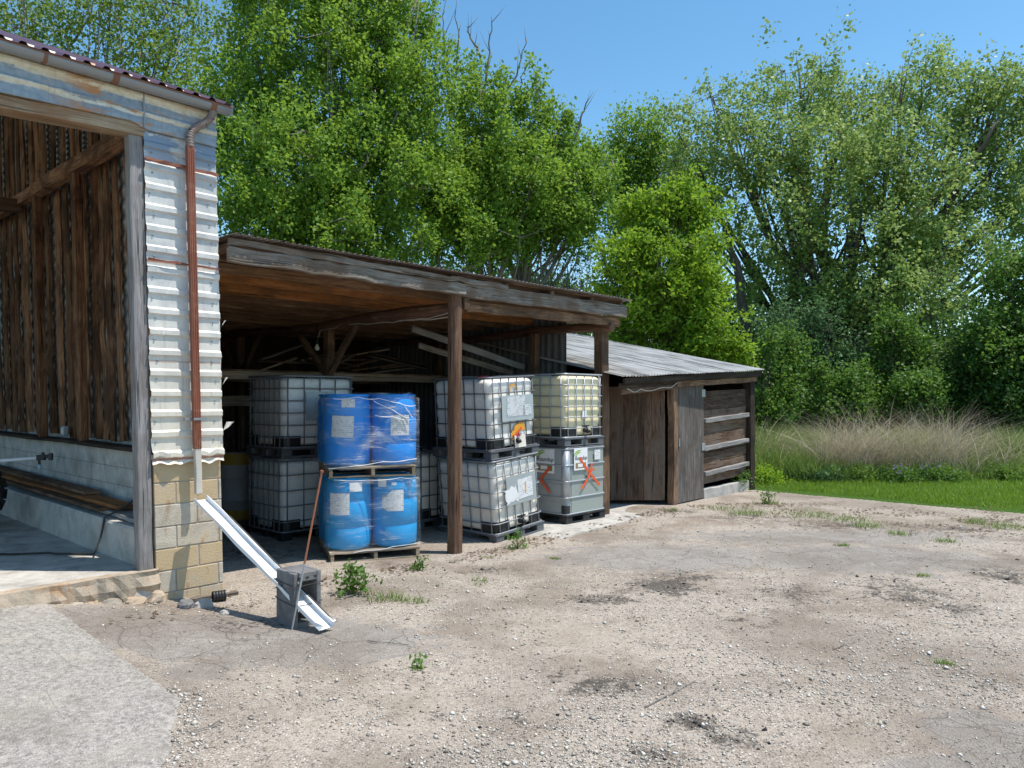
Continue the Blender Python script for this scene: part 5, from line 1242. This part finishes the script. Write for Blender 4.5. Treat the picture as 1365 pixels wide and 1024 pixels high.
tree('maple_sapling', 'bright yellow green young tree just behind the plank shed', 'tree', (at(890, 500, Y).x, Y), [lobe(905, 270, 40, 34, Y), lobe(862, 285, 36, 34, Y+.3), lobe(930, 310, 36, 40, Y), lobe(840, 350, 42, 46, Y-.3), lobe(905, 360, 58, 50, Y-.5), lobe(935, 390, 30, 40, Y), lobe(940, 445, 40, 40, Y-.4), lobe(975, 470, 24, 26, Y-.5), lobe(860, 420, 62, 50, Y), lobe(808, 400, 26, 44, Y)],
     800, 46, .115, (.15, .15, .10), M['leaf_yellow'], M['bark'], .12, 21, TGp, .5, 8, .3, wid=.55, rag=.27)
Y = 21.0
tree('edge_maple', 'bright green bushy tree cut by the right picture edge', 'tree', (at(1380, 520, Y).x, Y), [lobe(1350, 370, 42, 40, Y), lobe(1385, 440, 70, 70, Y), lobe(1330, 465, 45, 45, Y-.3), lobe(1350, 520, 60, 40, Y)], 520, 40, .12, (.17, .17, .12), M['leaf_yellow'] if False else M['leaf_bush'], M['bark'], .12, 25, TGp, .4, 7, wid=.6)
Y = 33.0
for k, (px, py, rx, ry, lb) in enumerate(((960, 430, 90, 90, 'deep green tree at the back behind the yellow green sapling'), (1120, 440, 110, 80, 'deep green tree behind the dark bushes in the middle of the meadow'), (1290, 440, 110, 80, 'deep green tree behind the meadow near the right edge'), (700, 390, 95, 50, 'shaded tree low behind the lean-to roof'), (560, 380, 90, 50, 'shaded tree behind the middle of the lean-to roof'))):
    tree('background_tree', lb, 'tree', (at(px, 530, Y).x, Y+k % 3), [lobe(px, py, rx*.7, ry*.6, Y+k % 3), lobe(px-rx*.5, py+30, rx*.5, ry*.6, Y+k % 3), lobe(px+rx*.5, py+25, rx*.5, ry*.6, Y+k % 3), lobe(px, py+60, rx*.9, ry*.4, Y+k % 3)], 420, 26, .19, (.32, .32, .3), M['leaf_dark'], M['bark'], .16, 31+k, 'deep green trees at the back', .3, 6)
# bushes of the hedge bottom; the darkest leaf colour paints in tree shade
BG = 'bushes behind the meadow'
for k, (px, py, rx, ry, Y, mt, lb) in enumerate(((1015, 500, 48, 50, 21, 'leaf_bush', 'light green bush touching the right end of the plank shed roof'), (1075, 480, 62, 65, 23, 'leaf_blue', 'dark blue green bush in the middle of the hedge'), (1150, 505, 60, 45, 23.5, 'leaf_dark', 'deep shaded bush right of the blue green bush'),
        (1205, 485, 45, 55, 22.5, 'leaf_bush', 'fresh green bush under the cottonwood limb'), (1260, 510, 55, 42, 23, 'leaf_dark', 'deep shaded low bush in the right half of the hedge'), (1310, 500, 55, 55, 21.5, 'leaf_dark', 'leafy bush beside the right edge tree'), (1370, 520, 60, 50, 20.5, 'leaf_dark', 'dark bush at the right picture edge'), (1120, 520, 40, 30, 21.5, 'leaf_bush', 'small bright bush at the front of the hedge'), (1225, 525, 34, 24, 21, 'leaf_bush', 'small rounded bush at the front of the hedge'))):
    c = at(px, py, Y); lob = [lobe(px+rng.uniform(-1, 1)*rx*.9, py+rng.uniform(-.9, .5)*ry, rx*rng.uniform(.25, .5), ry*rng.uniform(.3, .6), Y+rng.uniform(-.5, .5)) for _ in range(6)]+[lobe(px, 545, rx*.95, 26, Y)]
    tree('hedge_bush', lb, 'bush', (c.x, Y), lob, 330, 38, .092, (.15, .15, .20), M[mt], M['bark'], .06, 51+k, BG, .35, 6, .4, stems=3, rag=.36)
# bare thin saplings behind the lean-to's right end
root = empty('bare_sapling', (at(760, 500, 24).x, 24, 0), 0, 'leafless grey sapling with thin twigs behind the lean-to', 'sapling', TGp); m = MB(); B = Vector(root.location)
for k in range(26):
    a = at(rng.uniform(725, 800), 470, 24+rng.uniform(-.6, .6)); b = at(rng.uniform(715, 805), rng.uniform(290, 380), 24+rng.uniform(-.8, .8)); L = [a.lerp(b, i/7)+Vector((rng.uniform(-.08, .08), 0, rng.uniform(-.05, .05))) for i in range(8)]
    m.tube([p-B for p in L], [.028*(1-.8*i/7) for i in range(8)], 4)
    for i in range(2, 8):
        dv = Vector((rng.uniform(-.7, .7), rng.uniform(-.3, .3), rng.uniform(-.3, .4))); m.tube([L[i]-B, L[i]+dv*.5+Vector((0, 0, .05))-B, L[i]+dv-B], [.010, .007, .004], 3)
m.build('trunk', M['deadwood'], root)
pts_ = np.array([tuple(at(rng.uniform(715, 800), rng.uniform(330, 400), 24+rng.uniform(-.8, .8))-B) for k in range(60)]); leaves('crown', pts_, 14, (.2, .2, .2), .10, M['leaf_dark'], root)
# far wood that closes the horizon
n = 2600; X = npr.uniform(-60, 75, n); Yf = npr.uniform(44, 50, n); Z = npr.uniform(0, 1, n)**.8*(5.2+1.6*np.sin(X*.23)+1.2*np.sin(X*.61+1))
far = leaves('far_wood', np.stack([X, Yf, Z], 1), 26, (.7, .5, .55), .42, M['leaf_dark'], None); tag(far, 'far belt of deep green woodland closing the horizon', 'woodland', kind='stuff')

# =================================================================== GRASS
def blades(name, base, H, lean, W, mat, parent=None, segs=3, rnd=None, droop=1.0):
    n = len(base); az = npr.uniform(0, 2*np.pi, n); fac = npr.uniform(0, np.pi, n)
    d = np.stack([np.cos(az), np.sin(az), np.zeros(n)], 1); sd = np.stack([np.cos(fac), np.sin(fac), np.zeros(n)], 1)
    V = np.zeros((n, segs*2+1, 3))
    for k in range(segs+1):
        t = k/segs; c = base+d*(lean*t**1.8)[:, None]; c = c.copy(); c[:, 2] += H*(t-.25*droop*t*t*np.clip(lean/np.maximum(H, 1e-3), 0, 1.5))
        if k < segs: V[:, 2*k] = c-sd*(W*(1-.75*t)/2)[:, None]; V[:, 2*k+1] = c+sd*(W*(1-.75*t)/2)[:, None]
        else: V[:, 2*k] = c
    nv = segs*2+1; off = (np.arange(n)*nv)[:, None]; quads = []
    for k in range(segs-1): quads.append(off+np.array([2*k, 2*k+1, 2*k+3, 2*k+2])[None, :])
    k = segs-1; quads.append(off+np.array([2*k, 2*k+1, 2*k+2, 2*k+2])[None, :])
    Fq = np.concatenate(quads, 0); tri = np.concatenate([off+np.array([2*k, 2*k+1, 2*k+2])[None, :]], 0)
    r = npr.uniform(0, 1, n) if rnd is None else rnd
    me = bpy.data.meshes.new(name); nq = n*(segs-1)
    me.vertices.add(n*nv); me.vertices.foreach_set('co', V.reshape(-1).astype(np.float32))
    loops = np.concatenate([np.concatenate(quads[:-1], 0).reshape(-1), tri.reshape(-1)]) if segs > 1 else tri.reshape(-1)
    me.loops.add(len(loops)); me.loops.foreach_set('vertex_index', loops.astype(np.int32))
    st = np.concatenate([np.arange(nq)*4, nq*4+np.arange(n)*3]); me.polygons.add(nq+n); me.polygons.foreach_set('loop_start', st.astype(np.int32))
    me.update(calc_edges=True); a = me.attributes.new('rnd', 'FLOAT', 'FACE'); a.data.foreach_set('value', np.concatenate([np.tile(r, segs-1), r]).astype(np.float32))
    me.materials.append(mat); me.validate(); o = bpy.data.objects.new(name, me); COL.objects.link(o)
    if parent: o.parent = parent
    return o
def nz(x, y, s, o=0.0): return np.array([mnoise.noise(Vector((a*s, b*s, o))) for a, b in zip(x, y)])
def Fuv(X, Y): dx, dy = X-C0.x, Y-C0.y; return dx*FU.x+dy*FU.y, dx*FV.x+dy*FV.y
# lawn
n = 95000; X = npr.uniform(3.6, 17.5, n); Yg = npr.uniform(11.1, 19.5, n); keep = Yg < npr.uniform(12, 23, n)
X, Yg = X[keep], Yg[keep]; ed_ = 12.0+.55*nz(X, X*0+5.5, .8, 1)+.45*nz(X, X*0+3.11, 2.7, 1)+np.maximum(0, 6.2-X)*1.15; u, v = Fuv(X, Yg)
dn_ = (Yg-ed_)+.55*nz(X, Yg, 1.3, 4); k = ((dn_ > 0) | (npr.uniform(0, 1, len(X)) < np.exp(dn_*1.7)*.5)) & (u > 11.55) & (X < .74*Yg+.6); X, Yg, dn_ = X[k], Yg[k], dn_[k]
H = npr.uniform(.05, .12, len(X))*np.clip(.6+dn_*.5, .4, 1.1); lw = blades('lawn_grass', np.stack([X, Yg, X*0-.01], 1), H, H*npr.uniform(.2, 1, len(X)), npr.uniform(.008, .016, len(X)), M['grass'], segs=2)
tag(lw, 'mown bright green lawn between gravel and tall meadow', 'grass', kind='stuff')
# meadow: green understory and straw coloured tall grass
n = 62000; Yg = npr.uniform(16.2, 21.5, n); X = npr.uniform(4.0, 17.5, n); u, v = Fuv(X, Yg); edm = 17.1+.6*nz(X, X*0+2, .5, 3); k = (Yg > edm) & (u > 11.6) & (X < .74*Yg+.6); X, Yg = X[k], Yg[k]
gn = nz(X, Yg, .55, 6); H = 1.35*(.34+.62*np.clip((Yg-17.1)/2.2, 0, 1)+.25*gn)*npr.uniform(.6, 1.25, len(X)); pxx = 682.5+1000*X/Yg; H = H*(1-.35*np.exp(-((pxx-1140)/48)**2)-.3*np.exp(-((pxx-1270)/38)**2)); H = np.clip(H, .12, 1.4)
md = blades('meadow_weeds', np.stack([X, Yg, X*0-.01], 1), H, H*npr.uniform(.2, .9, len(X)), npr.uniform(.012, .028, len(X)), M['weed'], segs=3); tag(md, 'green weedy undergrowth of the unmown meadow', 'weeds', kind='stuff')
n = 42000; Yg = npr.uniform(16.0, 21.0, n); X = npr.uniform(4.0, 17.8, n); u, v = Fuv(X, Yg); gn = nz(X, Yg, .42, 12)+.3*nz(X, Yg, 1.1, 3); pxx = 682.5+1000*X/Yg; pat = np.exp(-((pxx-1135)/62)**2)+.9*np.exp(-((pxx-1270)/38)**2)*(Yg > 17.2)+.8*np.exp(-((pxx-1350)/26)**2)*(Yg > 17.6)+.25*(Yg > 19.3)+.6*np.exp(-((pxx-1022)/30)**2)*(Yg > 18); gn2 = nz(X, Yg, 1.6, 44); k = (pat+.5*gn+1.5*gn2 > npr.uniform(.38, 1.25, len(X))) & (u > 11.7) & (X < .74*Yg+.6) & (Yg > 17.3); X, Yg, gn = X[k], Yg[k], gn[k]
H = npr.uniform(.9, 2.1, len(X))*(.85+.5*np.clip(gn, 0, .6)); dr = blades('dry_tall_grass', np.stack([X, Yg, X*0], 1), H, H*npr.uniform(.3, 1.35, len(X)), npr.uniform(.006, .015, len(X)), M['dry'], segs=4, droop=1.6); tag(dr, 'straw coloured dead tall grass standing in the meadow', 'dry grass', kind='stuff')
# leafy clumps in the meadow
MG = 'leafy clumps in the meadow'
for k, (px, py, w, h, Y, mt, lb) in enumerate(((1045, 590, 55, 40, 16.9, 'leaf_meadow', 'bushy green clump in the meadow beside the shed corner'), (1018, 605, 25, 30, 15.8, 'leaf_yellow', 'yellowish broad leaved clump at the shed corner'), (1140, 612, 26, 30, 16.4, 'leaf_meadow', 'green clump in front of the dry grass'), (1232, 622, 34, 30, 16.2, 'leaf_bush', 'dark green clump with violet flowers in the meadow'), (1255, 630, 30, 25, 16.3, 'leaf_meadow', 'low clump right of the violet flowers'), (1195, 632, 20, 18, 16.0, 'leaf_bush', 'small dark clump left of the violet flowers'), (1330, 610, 40, 30, 16.5, 'leaf_meadow', 'weedy clump towards the right edge of the meadow'), (1090, 625, 40, 22, 16.3, 'leaf_blue', 'blue green low clump at the lawn edge'))):
    Y += 1.0; c = at(px, py, Y); o = empty('meadow_clump', (c.x, Y, 0), 0, lb, 'plant', MG); nc = 90; hgt = max(.25, .55*h*Y/FPX)
    pts_ = np.stack([npr.normal(0, w*Y/FPX*.42, nc), npr.normal(0, .28, nc), npr.uniform(.03, 1, nc)**.8*hgt], 1); pts_[:, 2] *= np.clip(1.1-(pts_[:, 0]/(w*Y/FPX))**2*.6, .3, 1)
    leaves('foliage', pts_, 22, (.08, .08, .07), .075, M[mt], o, wid=.45)
    m = MB()
    for q in range(14):
        p = pts_[q*5]; m.tube([(p[0]*.3, p[1]*.3, 0), (p[0]*.7, p[1]*.7, p[2]*.6), tuple(p)], [.008, .006, .003], 4)
    m.build('stem', M['weed'], o)
    if k in (3, 5):
        top = np.stack([npr.normal(0, w*Y/FPX*.3, 7), npr.normal(-.15, .15, 7), hgt*npr.uniform(.95, 1.4, 7)], 1); leaves('blossom', top, 11, (.025, .025, .03), .035, M['petal'], o)
# single weeds and tufts in the yard
def tuft(label, px, py, s_, n=60, mat='weed', name='grass_tuft', group='grass tufts at the edges of the yard', leafy=0, z=None):
    g = gpt(px, py, 0); zz = gz(g.x, g.y) if z is None else z; o = empty(name, (g.x, g.y, zz), 0, label, 'weed', group)
    b = np.stack([npr.normal(0, s_*.45, n), npr.normal(0, s_*.35, n), np.zeros(n)], 1); H = npr.uniform(.35, 1, n)*min(s_*.5, .11+.1*s_); blades('blades', b, H, H*npr.uniform(.3, 1.2, n), npr.uniform(.005, .010, n), M[mat], o, segs=3)
    if leafy:
        pts_ = np.stack([npr.normal(0, s_*.30, leafy), npr.normal(0, s_*.25, leafy), npr.uniform(.05, 1, leafy)*s_], 1); leaves('foliage', pts_, 9, (.03, .03, .025), .045, M['leaf_bush'], o, wid=.6)
        m = MB()
        for q in range(min(8, leafy)): p = pts_[q]; m.tube([(0, 0, 0), (p[0]*.6, p[1]*.6, p[2]*.6), tuple(p)], [.005, .004, .002], 4)
        m.build('stem', M['weed'], o)
    return o
tuft('leafy green weed growing right of the concrete block', 470, 792, .28, 40, name='leafy_weed', leafy=42, group='weeds in the yard')
tuft('low grassy tuft spreading right of the leafy weed', 520, 800, .24, 120); tuft('small grass tuft in front of the drum pallet', 552, 803, .16, 70)
tuft('thin weed beside the drum pallet foot', 560, 755, .18, 30, leafy=8); tuft('sparse tuft left of the front pole', 640, 772, .14, 40)
tuft('tuft at the foot of the front pole', 652, 738, .10, 30); tuft('green tuft under the tilted container', 690, 726, .20, 70, leafy=10); tuft('tiny tuft at the slab edge', 640, 778, .10, 30)
tuft('tuft growing at the shed door jamb', 884, 668, .16, 60, leafy=8); tuft('leafy weed by the closed shed door', 905, 664, .20, 40, leafy=14); tuft('small weed along the shed footing', 925, 662, .14, 40); tuft('leafy plant climbing the shed corner footing', 988, 655, .38, 40, leafy=40, name='leafy_weed', group='weeds in the yard')
tuft('tuft on the pale ground before the shed', 895, 682, .20, 70); tuft('wide grass tuft in front of the shed corner', 1000, 686, .42, 200); tuft('grass tuft left of the wide tuft', 958, 680, .26, 90); tuft('leafy tuft in front of the lawn edge', 1025, 672, .28, 90, leafy=16)
for k, (px, py, s_, lb) in enumerate(((1075, 688, .5, 'grass island at the lawn edge nearest the shed'), (1130, 694, .4, 'grass island in the middle of the lawn edge'), (1200, 712, .22, 'lone tuft in the gravel below the lawn'), (1260, 722, .18, 'low tuft right of the lone tuft'), (1155, 702, .3, 'ragged tuft just below the lawn edge'), (1340, 704, .35, 'grass tuft at the right end of the lawn edge'), (1122, 728, .12, 'small tuft standing alone in the yard'), (1300, 698, .3, 'tuft at the lawn edge towards the right'), (1258, 884, .08, 'tiny weed on the right of the gravel'), (555, 892, .07, 'tiny bright weed on the gravel below the concrete block'), (60, 822, .12, 'thin weeds along the sill at the left'), (120, 812, .10, 'small weeds below the slab edge'), (740, 742, .08, 'tiny tuft on the asphalt before the slab'), (1230, 770, .09, 'tiny tuft far right on the gravel'))):
    tuft(lb, px, py, s_, int(60+s_*240), leafy=2 if k == 9 else 0)

# =================================================================== GRAVEL
def stones(name, X, Y, S, mat, rnd):
    n = len(X); z = np.array([gz(a, b) for a, b in zip(X, Y)]); d = np.array([[1, 0, 0], [-1, 0, 0], [0, 1, 0], [0, -1, 0], [0, 0, 1], [0, 0, -.6]], float)
    P = d[None]*(S[:, None, None]*npr.uniform(.55, 1.25, (n, 6, 1)))*np.array([1, 1, .7])[None, None]+npr.normal(0, .16, (n, 6, 3))*S[:, None, None]
    a = npr.uniform(0, 2*np.pi, n); c, s_ = np.cos(a)[:, None], np.sin(a)[:, None]; x, y = P[:, :, 0]*c-P[:, :, 1]*s_, P[:, :, 0]*s_+P[:, :, 1]*c
    V = np.stack([x+X[:, None], y+Y[:, None], P[:, :, 2]+z[:, None]+S[:, None]*.22], 2).reshape(-1, 3)
    f = np.array([[0, 2, 4], [2, 1, 4], [1, 3, 4], [3, 0, 4], [2, 0, 5], [1, 2, 5], [3, 1, 5], [0, 3, 5]]); Fc = (f[None]+(np.arange(n)*6)[:, None, None]).reshape(-1, 3)
    return idx_mesh(name, V, Fc, mat, np.repeat(rnd, 8))
n = 150000; t = npr.uniform(0, 1, n); Y = 3.6+8.6*t**1.7; X = npr.uniform(-.74, .74, n)*Y; S = np.clip(npr.lognormal(-5.35, .5, n), .003, .022)*(.80+.045*Y)
dens = .55+.9*nz(X, Y, .9, 21)+.4*nz(X, Y, 3.1, 5); u, v = Fuv(X, Y)
onap = np.array([x < np.interp(y, [-3, 3.2, 3.85, 4.6, 5.1, 5.75, 6.35], [-1.2, -1.75, -1.86, -2.05, -2.55, -3.2, -3.95]) for x, y in zip(X, Y)]) & (Y < 6.5)
asb = np.array([blob(ASPH, x, y) for x, y in zip(X, Y)])
k = (npr.uniform(0, 1, n) < np.clip(dens, .05, 1)*(1-.92*np.clip(asb*1.4, 0, 1))*np.clip(1.5-.085*Y, .35, 1)) & (v < -.05) & ~(onap & (npr.uniform(0, 1, n) > .12)) & ~((u > 3.9) & (v > -.75)) & (Y < np.where(X > 4.5, 11.6, 13)); 
te = npr.uniform(0, .45, 1000); ye = 3.4+te*2.95; xe = np.interp(ye, [3.2, 3.85, 4.15, 4.6, 5.1, 5.75, 6.35], [-1.75, -1.77, -1.86, -2.05, -2.55, -3.2, -3.95])+npr.normal(.03, .09, 1000); X = np.concatenate([X[k], xe]); Y = np.concatenate([Y[k], ye]); S = np.concatenate([S[k], np.clip(npr.lognormal(-5.1, .5, 1000), .003, .022)]); gr = stones('gravel', X, Y, S, M['stone'], npr.uniform(0, 1, len(X))); tag(gr, 'loose pale gravel scattered over the yard', 'gravel', kind='stuff')
cx_, cy_, cs_ = [], [], []
for bx, by, rx, ry, a in DIRT[:18]:
    for q in range(int(60*a)): cx_.append(bx+npr.normal()*rx*.55); cy_.append(by+npr.normal()*ry*.55); cs_.append(min(.03, npr.lognormal(-5.2, .6)))
cx_, cy_, cs_ = map(np.array, (cx_, cy_, cs_)); cr = stones('asphalt_crumbs', cx_, cy_, cs_, M['char'], npr.uniform(0, 1, len(cx_))); tag(cr, 'dark crumbs of broken asphalt in the worn patches', 'rubble', kind='stuff')

# dead leaves and scraps blown against the edges
n = 5200; X = npr.uniform(2.5, 12, n); Yl = npr.normal(0, .75, n)+11.5+np.maximum(0, 6.2-X)*1.0; k2 = npr.uniform(0, 1, n) < .75; X = np.where(k2, X, npr.uniform(-3.2, 4, n)); Yl = np.where(k2, Yl, 7.2+(X+2.8)*1.05-np.abs(npr.normal(0, .35, n))-.1); ok = (nz(X, Yl, 1.6, 31) > -.05) & (Yl < 13.5) & (Yl > 5.5); X, Yl = X[ok], Yl[ok]
L_ = np.stack([X, Yl, np.array([gz(a, b) for a, b in zip(X, Yl)])+.012], 1); lit = leaves('dead_leaves', L_, 1, (.01, .01, .004), .05, M['litter'], None, up=3.0, wid=.6); tag(lit, 'brown leaf litter and scraps along the edges of the yard', 'leaf litter', kind='stuff')

# =================================================================== LIGHT, SKY, CAMERA
SUN = Vector((.378, -.045, 1)).normalized(); el = math.asin(SUN.z)
w = bpy.data.worlds.new('World'); scene.world = w; w.use_nodes = True; nt = w.node_tree
bg = next(n_ for n_ in nt.nodes if n_.type == 'BACKGROUND'); sky = nt.nodes.new('ShaderNodeTexSky'); sky.sky_type = 'NISHITA'; sky.sun_disc = False; sky.sun_elevation = el; sky.sun_rotation = math.atan2(SUN.x, SUN.y)
sky.air_density = 1.0; sky.dust_density = .35; sky.ozone_density = 1.0; sky.altitude = 200
hs = nt.nodes.new('ShaderNodeHueSaturation'); hs.inputs['Saturation'].default_value = 1.22; hs.inputs['Hue'].default_value = .488; nt.links.new(sky.outputs[0], hs.inputs['Color']); nt.links.new(hs.outputs[0], bg.inputs[0]); bg.inputs[1].default_value = .115
sl_ = bpy.data.lights.new('sun', 'SUN'); sl_.energy = 3.2; sl_.angle = R(.53); sl_.color = (1, .955, .885); so = bpy.data.objects.new('sun', sl_); COL.objects.link(so); so.location = (10, -5, 25); so.rotation_euler = (-SUN).to_track_quat('-Z', 'Y').to_euler()
cam = bpy.data.cameras.new('camera'); cam.sensor_width = 36; cam.lens = FPX/1365*36; cam.shift_y = (HY-512)/1365; cam.clip_end = 1500; cam.clip_start = .05
co = bpy.data.objects.new('camera', cam); COL.objects.link(co); co.location = (0, 0, CAMZ); co.rotation_euler = (R(90), 0, 0); scene.camera = co
scene.view_settings.view_transform = 'Standard'; scene.view_settings.look = 'None'; scene.view_settings.exposure = .82; scene.view_settings.gamma = 1
